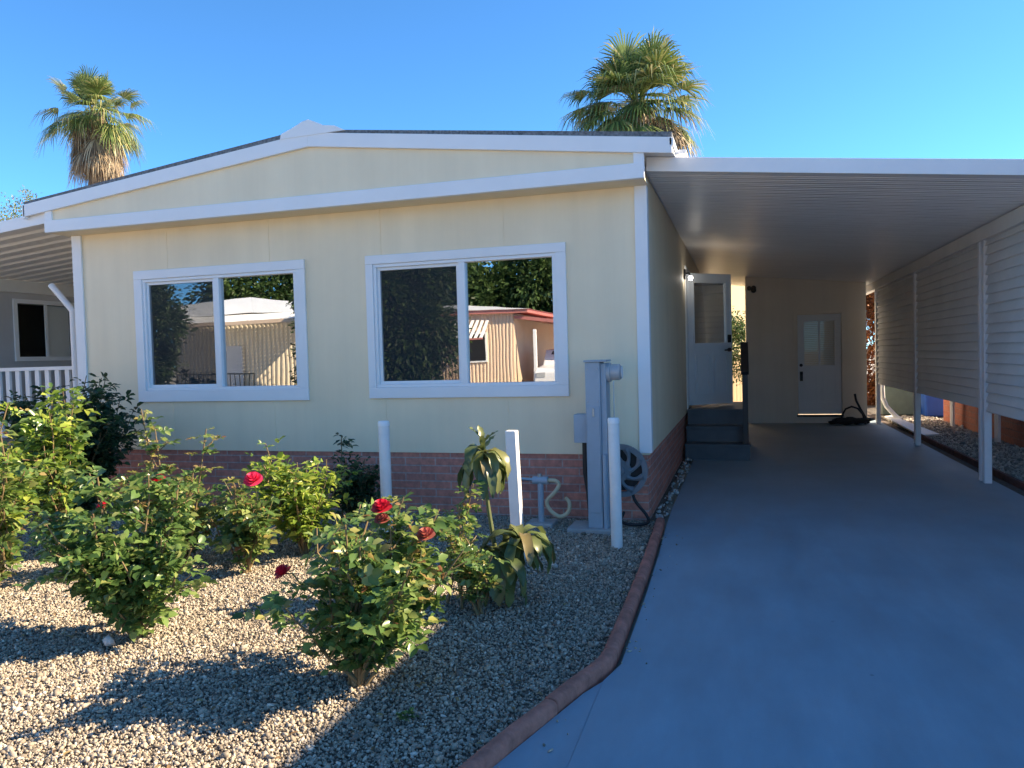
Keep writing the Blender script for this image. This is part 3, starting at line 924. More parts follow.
MB().tube([(-1.235, 6.17, .705), (-1.235, 6.17, .45), (-1.215, 6.18, .3), (-1.20, 6.2, .02)], .03, 8).build('cable', MT['rubber'], up, smooth=True)
MB().tube([(-.985, 6.10, 1.20), (-.985, 6.10, .95), (-.985, 6.1, .62)], .006, 6).build('tag_chain', MT['metal'], up)

def round_bollard(x, y, h, r, lean, label):
    t = thing('bollard', (x, y, 0), label, 'bollard', 'white bollards in front of the meter')
    MB().tube([(x, y, -.02), (x + lean * .5, y, h * .5), (x + lean, y, h - .012), (x + lean, y, h)], [r, r, r, r * .88], 18).build('pipe', MT['bollard'], t, smooth=True)
    MB().lathe([(r * 1.05, h - .035), (r * 1.06, h - .008), (r * .9, h + .004)], (x + lean, y, 0), 'z', 18).build('cap', MT['white'], t, smooth=True)
round_bollard(-.905, 5.60, .945, .042, -.006, 'round white bollard standing in front of the grey meter pedestal')
round_bollard(-2.76, 5.60, .925, .045, -.004, 'round white bollard left of the long-leaved plant, near the brick skirting')
t = thing('bollard', (-1.52, 5.12, 0), 'square white bollard beside the long-leaved plant', 'bollard', 'white bollards in front of the meter')
b = MB().box(-1.55, -1.475, 5.06, 5.14, -.02, .905)
b.v = [(v[0] + (-.03 if v[2] > .5 else 0), v[1], v[2]) for v in b.v]
b.build('timber', MT['bollard'], t, bevel=.006)

gr = thing('gas_riser', (-1.635, 6.2, 0), 'grey gas riser pipe with a tan flexible hose by the brick skirting', 'gas pipe')
MB().box(-1.75, -1.52, 6.10, 6.32, -.02, .03).build('concrete_pad', MT['pad'], gr, bevel=.01)
MB().tube([(-1.635, 6.2, .03), (-1.635, 6.2, .36)], .026, 12).tube([(-1.70, 6.2, .375), (-1.57, 6.2, .375)], .034, 12).build('riser_pipe', MT['utility'], gr, smooth=True)
MB().tube([(-1.80, 6.2, .385), (-1.70, 6.2, .378)], .016, 8).tube([(-1.64, 6.2, .40), (-1.64, 6.2, .43)], .02, 8).build('valve', MT['metal'], gr, smooth=True)
pp = [(-1.57, 6.2, .378), (-1.50, 6.19, .375), (-1.475, 6.19, .34), (-1.51, 6.18, .28), (-1.57, 6.18, .22), (-1.575, 6.18, .17), (-1.53, 6.18, .11), (-1.46, 6.18, .08), (-1.40, 6.19, .12), (-1.39, 6.2, .19), (-1.43, 6.25, .22)]
def smooth_path(p, n=6):
    p = [Vector(q) for q in p]; out = []
    for i in range(len(p) - 1):
        p0, p1, p2, p3 = p[max(i - 1, 0)], p[i], p[i + 1], p[min(i + 2, len(p) - 1)]
        for k in range(n):
            t = k / n
            out.append(.5 * ((2 * p1) + (p2 - p0) * t + (2 * p0 - 5 * p1 + 4 * p2 - p3) * t * t + (3 * p1 - p0 - 3 * p2 + p3) * t ** 3))
    out.append(p[-1]); return out
MB().tube(smooth_path(pp), .017, 8).build('flexible_hose', MT['hose'], gr, smooth=True)

hr = thing('hose_reel', (-.92, 6.44, .44), 'round dark grey hose reel on the wall behind the bollard', 'hose reel')
cx, cy, czz, rr = -.985, 6.40, .44, .222
b = MB()
def ring(b, r0, r1, y0, y1, n=48):
    base = len(b.v)
    for (r, y) in ((r0, y0), (r1, y0), (r1, y1), (r0, y1)):
        for k in range(n):
            t = 2 * math.pi * k / n
            b.v.append((cx + r * math.cos(t), y, czz + r * math.sin(t)))
    for a in range(4):
        for k in range(n):
            q, p = base + a * n, base + ((a + 1) % 4) * n
            b.f.append((q + k, q + (k + 1) % n, p + (k + 1) % n, p + k))
ring(b, .178, .222, cy - .03, cy + .0)
ring(b, .03, .085, cy - .026, cy + .0)
for k in range(8):
    t0 = 2 * math.pi * k / 8
    p = []
    for j in range(7):
        r = .07 + .12 * j / 6
        t = t0 + .55 * (j / 6) ** 1.2
        p.append((cx + r * math.cos(t), cy - .013, czz + r * math.sin(t)))
    b.tube(p, [.026, .02, .016, .016, .02, .028, .034], 6)
b.build('wheel', MT['reel'], hr, smooth=True)
b = MB(); ring(b, .02, .17, cy + .02, cy + .10)
b.build('hose_drum', MT['rubber'], hr)
MB().lathe([(.0, -.05), (.03, -.045), (.035, -.026)], (cx, cy, czz), 'y', 16).build('hub', MT['reel'], hr, smooth=True)
MB().tube(smooth_path([(-.90, 6.42, .26), (-.87, 6.40, .18), (-.78, 6.36, .08), (-.755, 6.3, .035), (-.80, 6.22, .03), (-.90, 6.2, .03), (-.97, 6.24, .05), (-.96, 6.33, .10)]), .013, 8).build('hose', MT['rubber'], hr, smooth=True)

# ================================================================== plants
def canes(base, n, h, spread, lean=(0, 0), curve=.3):
    out = []
    for k in range(n):
        a = rng.uniform(0, 2 * math.pi)
        s = spread * rng.uniform(.25, 1.0)
        hh = h * rng.uniform(.6, 1.05) * (1 - .25 * (s / spread) ** 2)
        p = []
        for j in range(7):
            t = j / 6
            w_ = t ** (1.0 - curve * .5)
            p.append((base[0] + (math.cos(a) * s + lean[0]) * w_ + rng.normal(0, .012), base[1] + (math.sin(a) * s + lean[1]) * w_ + rng.normal(0, .012), base[2] + hh * t ** .92))
        out.append(p)
    return out

def sub_canes(cs, per=3, ln=.25):
    out = []
    for p in cs:
        for _ in range(per):
            j = rng.integers(2, 6)
            a = np.array(p[j]); d = unit(np.array(p[j + 1 if j < 6 else j]) - np.array(p[j - 1])) if j < 6 else np.array([0, 0, 1.])
            d = unit(d + rng.normal(0, .75, 3)); d[2] = abs(d[2]) * .8 + .1
            L = ln * rng.uniform(.5, 1.2)
            out.append([tuple(a + d * L * t + np.array([0, 0, -.06 * L * t * t])) for t in np.linspace(0, 1, 5)])
    return out

def compound(cs, total, ll, lw, leaflets=5, low=.12):
    """compound leaves attached along canes -> leaf points, directions, lengths"""
    P, D, L, U = [], [], [], []
    lens = np.array([np.linalg.norm(np.array(c[-1]) - np.array(c[0])) for c in cs])
    pick = rng.choice(len(cs), total, p=lens / lens.sum())
    for c_i in pick:
        c = np.array(cs[c_i])
        t = low + (1 - low) * rng.random() ** .8
        f = t * (len(c) - 1); i = min(int(f), len(c) - 2)
        p = c[i] + (c[i + 1] - c[i]) * (f - i)
        a = rng.uniform(0, 2 * math.pi)
        d = np.array([math.cos(a), math.sin(a), rng.uniform(-.15, .7)]); d /= np.linalg.norm(d)
        up = unit(np.array([0, 0, 1.]) + rng.normal(0, .45, 3))
        s = unit(np.cross(d, up))
        R_ = ll * rng.uniform(1.2, 1.9)
        k = rng.uniform(.5, 1.3)
        for (q, sd_) in ([(1, 0), (.75, 1), (.75, -1), (.4, 1), (.4, -1)][:leaflets]):
            P.append(p + d * R_ * q + np.array([0, 0, -.25 * R_ * q * q]))
            D.append(d * (.5 if sd_ else 1) + s * sd_ * .9 + rng.normal(0, .18, 3) + np.array([0, 0, -.12]))
            L.append(ll * k * (1 if q > .5 else .8)); U.append(up)
    P, D, L, U = map(np.array, (P, D, L, U))
    return leaves(P, D, L, L * lw * rng.uniform(.85, 1.15, len(L)), .18, unit(U + rng.normal(0, .25, U.shape)), .12)

def bush(name, base, label, cat, cs, mats, total, ll, lw=.70, leaflets=5, sub=3, subl=.17, group=None, r0=.009, low=.12, stem='cane'):
    t = thing(name, base, label, cat, group)
    sc = sub_canes(cs, sub, subl)
    b = MB()
    for p in cs: b.tube(p, [r0 * (1 - .6 * j / 6) for j in range(7)], 6)
    for p in sc: b.tube(p, [r0 * .4] * 3 + [r0 * .3] * 2, 5)
    b.build('stems', MT[stem], t, smooth=True)
    for (mat, fr, lo) in mats:
        V, F = compound(cs + sc, int(total * fr), ll, lw, leaflets, lo)
        np_mesh('foliage', V, F, MT[mat], t)
    return t

def flower(parent, c, r, mat='redpetal', stem_to=None, tilt=(0, -.3, 1)):
    """layered rose bloom"""
    P, F = [], []
    up = Vector(tilt).normalized()
    a = up.cross(Vector((1, 0, 0))).normalized(); bb = up.cross(a)
    for ring_, (n, rad, ht, op) in enumerate(((4, .22, 1.15, .0), (6, .42, 1.1, .05), (7, .66, .95, .15), (8, .86, .7, .4), (7, .95, .35, .7))):
        for k in range(n):
            t = 2 * math.pi * (k + .37 * ring_) / n
            d = a * math.cos(t) + bb * math.sin(t); s = up.cross(d)
            base_ = len(P)
            for (u_, wv) in ((0, .25), (.5, .75), (1, .6)):
                for sgn in (-1, 0, 1):
                    p = Vector(c) + (d * (rad * (.25 + .75 * u_) + (.06 if sgn == 0 else -.05) + op * .3 * u_ * u_) + up * (ht * u_ - .25 * op * u_ - .35) + s * sgn * wv * rad * .8) * r
                    P.append(tuple(p))
            for i in range(2):
                for j in range(2):
                    q = base_ + i * 3 + j
                    F.append((q, q + 1, q + 4, q + 3))
    o = np_mesh('flower', np.array(P), np.array(F), MT[mat], parent)
    o.data.polygons.foreach_set('use_smooth', [True] * len(o.data.polygons))
    if stem_to:
        m_ = (Vector(c) + Vector(stem_to)) / 2 + Vector((0, 0, .03))
        MB().tube([stem_to, tuple(m_), tuple(Vector(c) - up * r * .4)], .004, 5).build('flower_stem', MT['greenstem'], parent)
    return o

G = 'rose bushes in the front bed'
# front left rose bush
cs = canes((-3.07, 3.25, 0), 21, .86, .45, (-.03, 0))
t = bush('rose_bush', (-3.07, 3.25, 0), 'dense green rose bush left of centre in the front gravel, low to the ground', 'rose bush', cs, [('rose', 1, .1)], 980, .054, group=G)
flower(t, (-3.62, 3.62, .60), .036, 'redpetal', (-3.45, 3.5, .45))
# rose with tall yellowing canes behind it
cs = canes((-3.82, 4.5, 0), 13, .72, .34) + [[(-3.86 - .22 * q, 4.45, 1.12 * q) for q in np.linspace(0, 1, 7)], [(-3.84 - .10 * q, 4.42, .98 * q) for q in np.linspace(0, 1, 7)], [(-3.74 + .20 * q, 4.45, .98 * q) for q in np.linspace(0, 1, 7)]]
t = bush('rose_bush', (-3.80, 4.45, 0), 'tall leggy rose bush with yellowing leaves and reddish tips below the left window', 'rose bush', cs, [('rose', .45, .1), ('roseyellow', .55, .3)], 450, .052, group=G)
flower(t, (-3.74, 4.2, .67), .042, 'redpetal', (-3.74, 4.35, .5))
# rose with the big pink bloom
cs = canes((-3.25, 4.45, 0), 10, .64, .24)
t = bush('rose_bush', (-3.25, 4.45, 0), 'rose bush with one large pink bloom beside the bright yellow-green shrub', 'rose bush', cs, [('rose', .7, .1), ('roseyellow', .3, .3)], 340, .052, group=G)
flower(t, (-3.06, 4.28, .67), .052, 'pinkpetal', (-3.12, 4.4, .5), (.2, -.6, 1))
flower(t, (-2.10, 3.95, .33), .001, 'redpetal') if False else None
# front right rose bush
cs = canes((-1.64, 2.98, 0), 22, .82, .42, (.03, .05)) + [[(-1.60 + .38 * q, 2.98 + .25 * q, .55 * q) for q in np.linspace(0, 1, 7)], [(-1.62 + .26 * q, 2.98 + .32 * q, .72 * q) for q in np.linspace(0, 1, 7)]]
t = bush('rose_bush', (-1.66, 2.98, 0), 'front right rose bush at the edge of the shadow with a tall red bloom', 'rose bush', cs, [('rose', .85, .1), ('roseyellow', .15, .4)], 940, .052, group=G)
flower(t, (-1.545, 3.08, .77), .040, 'redpetal', (-1.56, 3.05, .55))
flower(t, (-1.545, 3.08, .715), .030, 'wilted')
flower(t, (-2.01, 3.0, .475), .036, 'redpetal', (-1.9, 3.0, .40), (-.5, -.4, 1))
flower(t, (-1.345, 3.1, .65), .036, 'wilted', (-1.38, 3.1, .5))
# big left rose
cs = canes((-4.62, 3.72, 0), 24, 1.2, .38, (-.04, 0))
t = bush('rose_bush', (-4.55, 3.72, 0), 'tallest rose bush, cut off by the left edge of the photo', 'rose bush', cs, [('rose', .62, .08), ('roseyellow', .22, .05), ('citrus', .16, .6)], 980, .056, group=G)
# pale green shrub joined to the left one, broad leaves
cs = canes((-4.95, 4.55, 0), 16, 1.25, .34, (.03, 0))
bush('garden_shrub', (-4.95, 4.55, 0), 'bright green leafy shrub behind the tallest rose bush', 'shrub', cs, [('citrus', .4, .6), ('rose', .6, .1)], 640, .068, .6, 3)
# dark shrub in the shade of the house
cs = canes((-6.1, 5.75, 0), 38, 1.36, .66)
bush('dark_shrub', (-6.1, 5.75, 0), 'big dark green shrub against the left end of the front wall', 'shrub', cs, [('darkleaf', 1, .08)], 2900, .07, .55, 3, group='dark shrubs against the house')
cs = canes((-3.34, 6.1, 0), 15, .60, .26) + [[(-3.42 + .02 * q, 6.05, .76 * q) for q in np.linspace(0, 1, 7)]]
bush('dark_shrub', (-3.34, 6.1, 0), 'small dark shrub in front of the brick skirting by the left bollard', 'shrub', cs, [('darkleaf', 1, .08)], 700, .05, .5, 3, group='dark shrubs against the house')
# yellow-green shrub
cs = canes((-3.14, 4.98, 0), 18, .82, .42) + [[(-3.14 - .28 * q, 4.95, .82 * q) for q in np.linspace(0, 1, 7)]]
bush('citrus_shrub', (-3.12, 4.98, 0), 'bright yellow-green shrub below the wall between the windows', 'shrub', cs, [('citrus', .85, .15), ('rose', .15, .1)], 720, .062, .55, 3)

# long-leaved plant
lq = thing('long_leaved_plant', (-1.42, 4.35, 0), 'plant with drooping long leaves in tiers beside the square bollard', 'plant')
b = MB()
stem = smooth_path([(-1.42, 4.38, -.02), (-1.44, 4.36, .25), (-1.47, 4.33, .55), (-1.48, 4.30, .88)], 4)
b.tube(stem, [.018 - .009 * i / (len(stem) - 1) for i in range(len(stem))], 7)
b.tube(smooth_path([(-1.40, 4.38, .02), (-1.30, 4.34, .14), (-1.24, 4.28, .33)], 4), .013, 7)
b.tube(smooth_path([(-1.43, 4.38, .02), (-1.48, 4.25, .12), (-1.50, 4.16, .22)], 4), .013, 7)
b.build('stem', MT['greenstem'], lq, smooth=True)
def long_leaves(c, n, L, Wd, e0, e1, sag, name):
    V, F = [], []
    for k in range(n):
        a = 2 * math.pi * (k * .382 + rng.uniform(-.03, .03)); e = rng.uniform(e0, e1)
        d = np.array([math.cos(a), math.sin(a), 0.]); s = np.array([-math.sin(a), math.cos(a), 0.])
        l = L * rng.uniform(.75, 1.15); ww = Wd * rng.uniform(.85, 1.15)
        p = np.array(c) + np.array([0, 0, rng.uniform(-.05, .03)]); ns = 8
        base_ = len(V); th = e
        for j in range(ns + 1):
            t_ = j / ns
            prof_ = .16 + .84 * math.sin(math.pi * min(1, t_ * .92 + .04)) ** .8 if t_ < 1 else .02
            wv = ww * prof_
            nrm = np.array([-d[0] * math.sin(th), -d[1] * math.sin(th), math.cos(th)])
            rip = .006 * math.sin(j * 2.3 + k)
            V += [p - s * wv / 2 + nrm * (wv * .16 + rip), p.copy(), p + s * wv / 2 + nrm * (wv * .16 - rip)]
            p = p + (d * math.cos(th) + np.array([0, 0, math.sin(th)])) * l / ns
            th -= sag / ns * (1.2 if th > -1.3 else .1)
        for j in range(ns):
            q = base_ + j * 3
            F += [(q, q + 1, q + 4, q + 3), (q + 1, q + 2, q + 5, q + 4)]
    o = np_mesh(name, np.array(V), np.array(F), MT['loquat'], lq)
    o.data.polygons.foreach_set('use_smooth', [True] * len(o.data.polygons))
long_leaves((-1.48, 4.30, .84), 30, .28, .068, -.4, .7, 2.1, 'leaf_tier')
long_leaves((-1.48, 4.30, .90), 6, .12, .035, .9, 1.3, .4, 'leaf_tier')
long_leaves((-1.25, 4.26, .36), 18, .30, .072, -.1, 1.0, 2.0, 'leaf_tier')
long_leaves((-1.38, 4.16, .30), 28, .33, .085, -.5, .5, 1.7, 'leaf_tier')
# small-leaved vine clambering up beside it
cs = [[(-1.42 - .12 * k + .18 * q * (k - 1), 3.95 + .08 * k, (.50 + .1 * k) * q) for q in np.linspace(0, 1, 7)] for k in range(3)] + canes((-1.42, 3.98, 0), 5, .5, .14)
bush('climbing_rose', (-1.42, 3.98, 0), 'thin small-leaved rose in front of the square bollard', 'rose bush', cs, [('rose', .7, .2), ('roseyellow', .3, .2)], 260, .04, sub=3, subl=.12, group=G)
# tiny weed in the gravel
wd_ = thing('weed', (-1.28, 2.72, 0), 'tiny green weed sprouting from the shaded gravel', 'weed')
a = rng.uniform(0, 6.28, 40)
V, F = leaves(np.array([-1.28, 2.72, .01]) + np.stack([np.cos(a) * .035 * rng.random(40), np.sin(a) * .03 * rng.random(40), rng.uniform(0, .02, 40)], 1), np.stack([np.cos(a), np.sin(a), rng.uniform(.1, .8, 40)], 1), .025, .014)
np_mesh('foliage', V, F, MT['rose'], wd_)

# ------------------------------------------------------------------ palms
def fan_palm(base, ztop, rad, nf, nd, label, skirt_len, r0, droop, de, zs_=.75):
    t = thing('fan_palm', base, label, 'palm tree', 'fan palms behind the house')
    b = MB()
    n = 14
    b.tube([(base[0] + .12 * math.sin(i * .7), base[1], base[2] + (ztop - base[2]) * i / (n - 1)) for i in range(n)], [r0 * (1.25 - .35 * i / (n - 1)) for i in range(n)], 12)
    b.build('trunk', MT['palmbark'], t, smooth=True)
    c0 = np.array([base[0], base[1], ztop])
    def fronds(n, e0, e1, lp, lb, droop, nb, name, mat, zoff=(0, .3), asym=None):
        V, F = [], []
        for k in range(n):
            a = 2 * math.pi * (k * .38197) + rng.uniform(-.2, .2)
            e = e0 + (e1 - e0) * rng.random()
            d = np.array([math.cos(a) * math.cos(e), math.sin(a) * math.cos(e), math.sin(e)])
            s = np.array([-math.sin(a), math.cos(a), 0.]); nn = np.cross(s, d) * -1
            if nn[2] < 0: nn = -nn
            p0 = c0 + np.array([math.cos(a) * r0 * .6, math.sin(a) * r0 * .6, rng.uniform(*zoff)])
            l = lp * rng.uniform(.55, 1.2)
            p1 = p0 + d * l * .55; p2 = p0 + d * l + np.array([0, 0, -droop * l * .25])
            w_ = .022
            q = len(V)
            V += [p0 - s * w_, p0 + s * w_, p1 - s * w_, p1 + s * w_, p2 - s * w_ * .8, p2 + s * w_ * .8]
            F += [(q, q + 1, q + 3, q + 2), (q + 2, q + 3, q + 5, q + 4)]
            L = lb * rng.uniform(.8, 1.15)
            for j in range(nb):
                f = (j / (nb - 1) - .5) * 2
                an = f * 1.45
                bd = d * math.cos(an) + s * math.sin(an) * .95 + nn * (.12 * abs(f) - .05)
                bd = bd / np.linalg.norm(bd)
                ll = L * (1 - .25 * abs(f)) * rng.uniform(.85, 1.1)
                bs_ = np.cross(bd, nn); bs_ /= np.linalg.norm(bs_)
                w2 = .030
                dr = droop * (1.25 - .8 * max(0, math.sin(e)))
                m1 = p2 + bd * ll * .30; m2 = p2 + bd * ll * .66 + np.array([0, 0, -dr * ll * .16])
                tp = m2 + bd * ll * .20 + np.array([rng.normal(0, .04), rng.normal(0, .04), -dr * ll * rng.uniform(.18, .5)])
                q = len(V)
                V += [p2, p2, m1 - bs_ * w2, m1 + bs_ * w2, m2 - bs_ * w2 * .7, m2 + bs_ * w2 * .7, tp, tp + bs_ * .006]
                F += [(q, q + 1, q + 3, q + 2), (q + 2, q + 3, q + 5, q + 4), (q + 4, q + 5, q + 7, q + 6)]
        np_mesh(name, np.array(V), np.array(F), MT[mat], t)
    fronds(nf, -.7, 1.5, rad * .50, rad * .52, droop, 24, 'crown', 'palmgreen')
    fronds(nd, -1.5, de, rad * .36, skirt_len, 1.3, 20, 'dead_skirt', 'palmdead', (-rad * zs_, rad * .15))
    return t
fan_palm((-2.95, 24, -.05), 8.9, 2.6, 115, 190, 'larger fan palm rising behind the right half of the roof', 1.15, .28, .85, -.15)
fan_palm((-29.4, 30, -.05), 13.5, 2.55, 62, 110, 'smaller distant fan palm rising behind the left half of the roof', 1.0, .5, .8, -.75, .5)

# ------------------------------------------------------------------ leafy trees
def leafy_tree(name, base, h, lobes, nleaf, ll, mat, label, trunk_r=.12, group=None, cat='tree'):
    t = thing(name, base, label, cat, group)
    b = MB()
    bx_, by_, bz_ = base
    top = Vector((bx_, by_, bz_ + h * .5))
    b.tube([(bx_, by_, bz_), (bx_ + .05 * h * .3, by_, bz_ + h * .25), tuple(top)], [trunk_r, trunk_r * .8, trunk_r * .6], 8)
    P, D = [], []
    tot = sum(l[3] ** 2 for l in lobes)
    for (lx, ly, lz, lr) in lobes:
        c = np.array([bx_ + lx, by_ + ly, bz_ + lz])
        b.tube([tuple(Vector((bx_, by_, bz_ + h * .3))), tuple((Vector(c) + top) / 2), tuple(c)], [trunk_r * .5, trunk_r * .3, trunk_r * .12], 6)
        ncl = max(5, int(26 * (lr ** 2) / tot * len(lobes) / 1.6))
        per_ = int(nleaf * lr ** 2 / tot / ncl)
        for _ in range(ncl):
            u = unit(rng.normal(size=3)); rr_ = lr * rng.uniform(.45, 1.02)
            cc = c + u * rr_ * np.array([1, 1, .85])
            q = rng.normal(size=(per_, 3)) * lr * .19
            P.append(cc + q); D.append(unit(q + u * .2 * lr + rng.normal(size=(per_, 3)) * .12))
    P = np.concatenate(P); D = np.concatenate(D)
    V, F = leaves(P, D + np.array([0, 0, -.2]), ll * rng.uniform(.7, 1.3, len(P)), ll * .5, .2, unit(rng.normal(size=P.shape) * .6 + np.array([0, 0, 1.])), .1)
    b.build('trunk', MT['bark'], t, smooth=True)
    np_mesh('crown', V, F, MT[mat], t)
    return t
leafy_tree('leafy_tree', (-36.5, 32, -.05), 10.8, [(0, 0, 8.0, 1.8), (2.2, 0, 8.8, 1.0), (-1.5, .5, 9.2, 1.5), (1.2, -.6, 9.8, .9), (3.0, 0, 9.6, .6)], 9000, .12, 'roseyellow', 'thin sparse tree at the left edge beyond the left awning')
leafy_tree('leafy_tree', (-.45, 20.3, -.05), 2.6, [(0, 0, 1.7, .7), (.3, .3, 2.1, .5), (.4, 0, 1.2, .5)], 5000, .075, 'treeleaf', 'leafy tree seen through the gap between open door and shed', .06)
leafy_tree('leafy_tree', (3.3, 20.5, -.05), 3.6, [(0, 0, 2.3, .8), (.1, 0, 1.1, .7), (-.2, .2, 3.0, .7), (0, 0, .5, .6)], 12000, .10, 'autumn', 'orange-leaved tree seen through the slit right of the shed', .06)

# backyard fence and sunlit wall seen through the gap
fn = thing('wooden_fence', (-.2, 21.6, 0), 'sunlit wooden fence seen through the gap beside the shed', 'fence')
b = MB()
d = Vector((.6, .8)); 
for k in range(34):
    s = -2.6 + k * .152
    c = Vector((-.2, 21.8)) + d * s
    a_, e_ = c - d * .07, c + d * .07
    nrm = Vector((.8, -.6)) * .01
    zt = 1.30 + rng.uniform(-.015, .015)
    b.add([(a_.x - nrm.x, a_.y - nrm.y, 0), (e_.x - nrm.x, e_.y - nrm.y, 0), (e_.x + nrm.x, e_.y + nrm.y, 0), (a_.x + nrm.x, a_.y + nrm.y, 0), (a_.x - nrm.x, a_.y - nrm.y, zt), (e_.x - nrm.x, e_.y - nrm.y, zt), (e_.x + nrm.x, e_.y + nrm.y, zt), (a_.x + nrm.x, a_.y + nrm.y, zt)],
          [(0, 3, 2, 1), (4, 5, 6, 7), (0, 1, 5, 4), (1, 2, 6, 5), (2, 3, 7, 6), (3, 0, 4, 7)])
b.build('boards', MT['fence'], fn)
b = MB()
for z in (.3, 1.0):
    a_, e_ = Vector((-.2, 21.8)) + d * -2.7, Vector((-.2, 21.8)) + d * 2.6
    b.beam((a_.x - .03, a_.y + .022, z), (e_.x - .03, e_.y + .022, z), .035, .08)
b.build('rails', MT['fence'], fn)
yh = thing('yellow_house', (-1, 27, 0), 'sunlit yellow house wall seen above the tree in the gap', 'house')
b = MB()
o2 = Vector((-3.2, 24.2)); 
q = [o2, o2 + d * 7, o2 + d * 7 + Vector((-.8, .6)) * 5, o2 + Vector((-.8, .6)) * 5]
b.prism([(p.x, p.y) for p in q], 'z', 0, 4.35)
b.build('wall', MT['yellowwall'], yh)
ctr = sum((Vector(p) for p in q), Vector((0, 0))) / 4
q2 = [ctr + (p - ctr) * 1.12 for p in q]
b = MB()
b.add([(p.x, p.y, 4.36) for p in q2] + [(p.x, p.y, 4.48) for p in q2] + [((q2[0].x + q2[3].x) / 2, (q2[0].y + q2[3].y) / 2, 5.2), ((q2[1].x + q2[2].x) / 2, (q2[1].y + q2[2].y) / 2, 5.2)],
      [(3, 2, 1, 0), (0, 1, 5, 4), (1, 2, 6, 5), (2, 3, 7, 6), (3, 0, 4, 7), (4, 5, 9, 8), (6, 7, 8, 9), (5, 6, 9), (7, 4, 8)])
b.build('roof', MT['shingle'], yh)

# ------------------------------------------------------------------ blue bin and green box beyond the panels
bn = thing('blue_bin', (3.72, 17.1, 0), 'blue plastic bin beyond the carport side gravel', 'bin')
b = MB(); 
b.add([(3.46, 16.85, .0), (3.98, 16.85, .0), (3.98, 17.35, .0), (3.46, 17.35, .0), (3.42, 16.8, .92), (4.02, 16.8, .92), (4.02, 17.4, .92), (3.42, 17.4, .92)], [(0, 3, 2, 1), (4, 5, 6, 7), (0, 1, 5, 4), (1, 2, 6, 5), (2, 3, 7, 6), (3, 0, 4, 7)])
b.build('body', MT['bluebin'], bn, bevel=.03)
MB().prism([(16.76, .925), (17.44, .925), (17.44, .97), (17.1, 1.02), (16.76, .96)], 'x', 3.39, 4.05).build('lid', MT['bluebin'], bn, bevel=.015)
MB().lathe([(.1, -.03), (.1, .03)], (3.45, 17.38, .1), 'x', 16).build('wheel', MT['rubber'], bn)
gb = thing('storage_box', (3.05, 17.6, 0), 'grey-green storage box on the ground left of the blue bin', 'storage box')
b = MB().add([(2.76, 17.35, .0), (3.36, 17.3, .0), (3.36, 17.8, .0), (2.76, 17.8, .0), (2.72, 17.3, .62), (3.39, 17.26, .50), (3.39, 17.84, .50), (2.72, 17.84, .62)], [(0, 3, 2, 1), (4, 5, 6, 7), (0, 1, 5, 4), (1, 2, 6, 5), (2, 3, 7, 6), (3, 0, 4, 7)])
b.build('body', MT['greenbox'], gb, bevel=.02)
MB().add([(2.70, 17.28, .63), (3.41, 17.24, .51), (3.41, 17.86, .51), (2.70, 17.86, .63), (2.70, 17.28, .67), (3.41, 17.24, .55), (3.41, 17.86, .55), (2.70, 17.86, .67)], [(0, 3, 2, 1), (4, 5, 6, 7), (0, 1, 5, 4), (1, 2, 6, 5), (2, 3, 7, 6), (3, 0, 4, 7)]).build('lid', MT['greenbox'], gb, bevel=.008)

# ------------------------------------------------------------------ right neighbour
rn = thing('neighbour_house', (6, 6, 0), 'neighbouring mobile home with orange brick skirting beyond the right side gravel', 'house')
MB().box(3.60, 9.4, 3.1, 16.1, -.05, .72).build('brick_skirting', MT['redbrick'], rn)
MB().box(3.56, 9.44, 3.06, 16.14, .721, 3.2).build('wall', MT['beige'], rn)
b = MB().add([(3.12, 2.8, 3.17), (6.5, 2.8, 3.75), (9.9, 2.8, 3.17), (3.12, 16.1, 3.17), (6.5, 16.1, 3.75), (9.9, 16.1, 3.17), (3.12, 2.8, 3.29), (6.5, 2.8, 3.87), (9.9, 2.8, 3.29), (3.12, 16.1, 3.29), (6.5, 16.1, 3.87), (9.9, 16.1, 3.29)],
             [(0, 3, 4, 1), (1, 4, 5, 2), (6, 7, 10, 9), (7, 8, 11, 10), (0, 1, 7, 6), (1, 2, 8, 7), (3, 9, 10, 4), (4, 10, 11, 5), (0, 6, 9, 3), (2, 5, 11, 8)])
b.build('roof', MT['white'], rn)
for y in (12.4, 14.85, 9.6, 6.8):
    MB().box(3.44, 3.475, y - .085, y - .015, -.01, 3.17).box(3.44, 3.475, y + .015, y + .085, -.01, 3.17).build('awning_post', MT['post'], rn)

# ------------------------------------------------------------------ left awning, porch, neighbour
aw = thing('side_awning', (-8.3, 6.3, 0), 'white corrugated awning roof sloping down from the left side of the house', 'awning')
AX0, AX1 = -9.75, -6.86
def az(x): return 2.925 + .092 * (x - AX1)
b = MB()
prof = []
y = 6.34
while y < 14:
    prof += [(y, 0), (y + .10, 0), (y + .125, .028), (y + .175, .028), (y + .20, 0)]
    y += .25
n = len(prof)
for x in (AX0, AX1):
    for (yy, h) in prof: b.v.append((x, yy, az(x) + h))
for x in (AX0, AX1):
    for (yy, h) in prof: b.v.append((x, yy, az(x) + h + .012))
for i in range(n - 1):
    b.f.append((i, i + 1, n + i + 1, n + i)); b.f.append((2 * n + i, 3 * n + i, 3 * n + i + 1, 2 * n + i + 1))
b.build('roof_pan', MT['awnwhite'], aw)
MB().prism([(AX0, az(AX0) - .005), (AX1, az(AX1) - .005), (AX1, az(AX1) + .115), (AX0, az(AX0) + .115)], 'y', 6.28, 6.335).build('front_fascia', MT['white'], aw, bevel=.004)
MB().box(-9.76, -9.66, 6.34, 14, 2.50, az(-9.66) - .002).build('side_beam', MT['awnwhite'], aw)
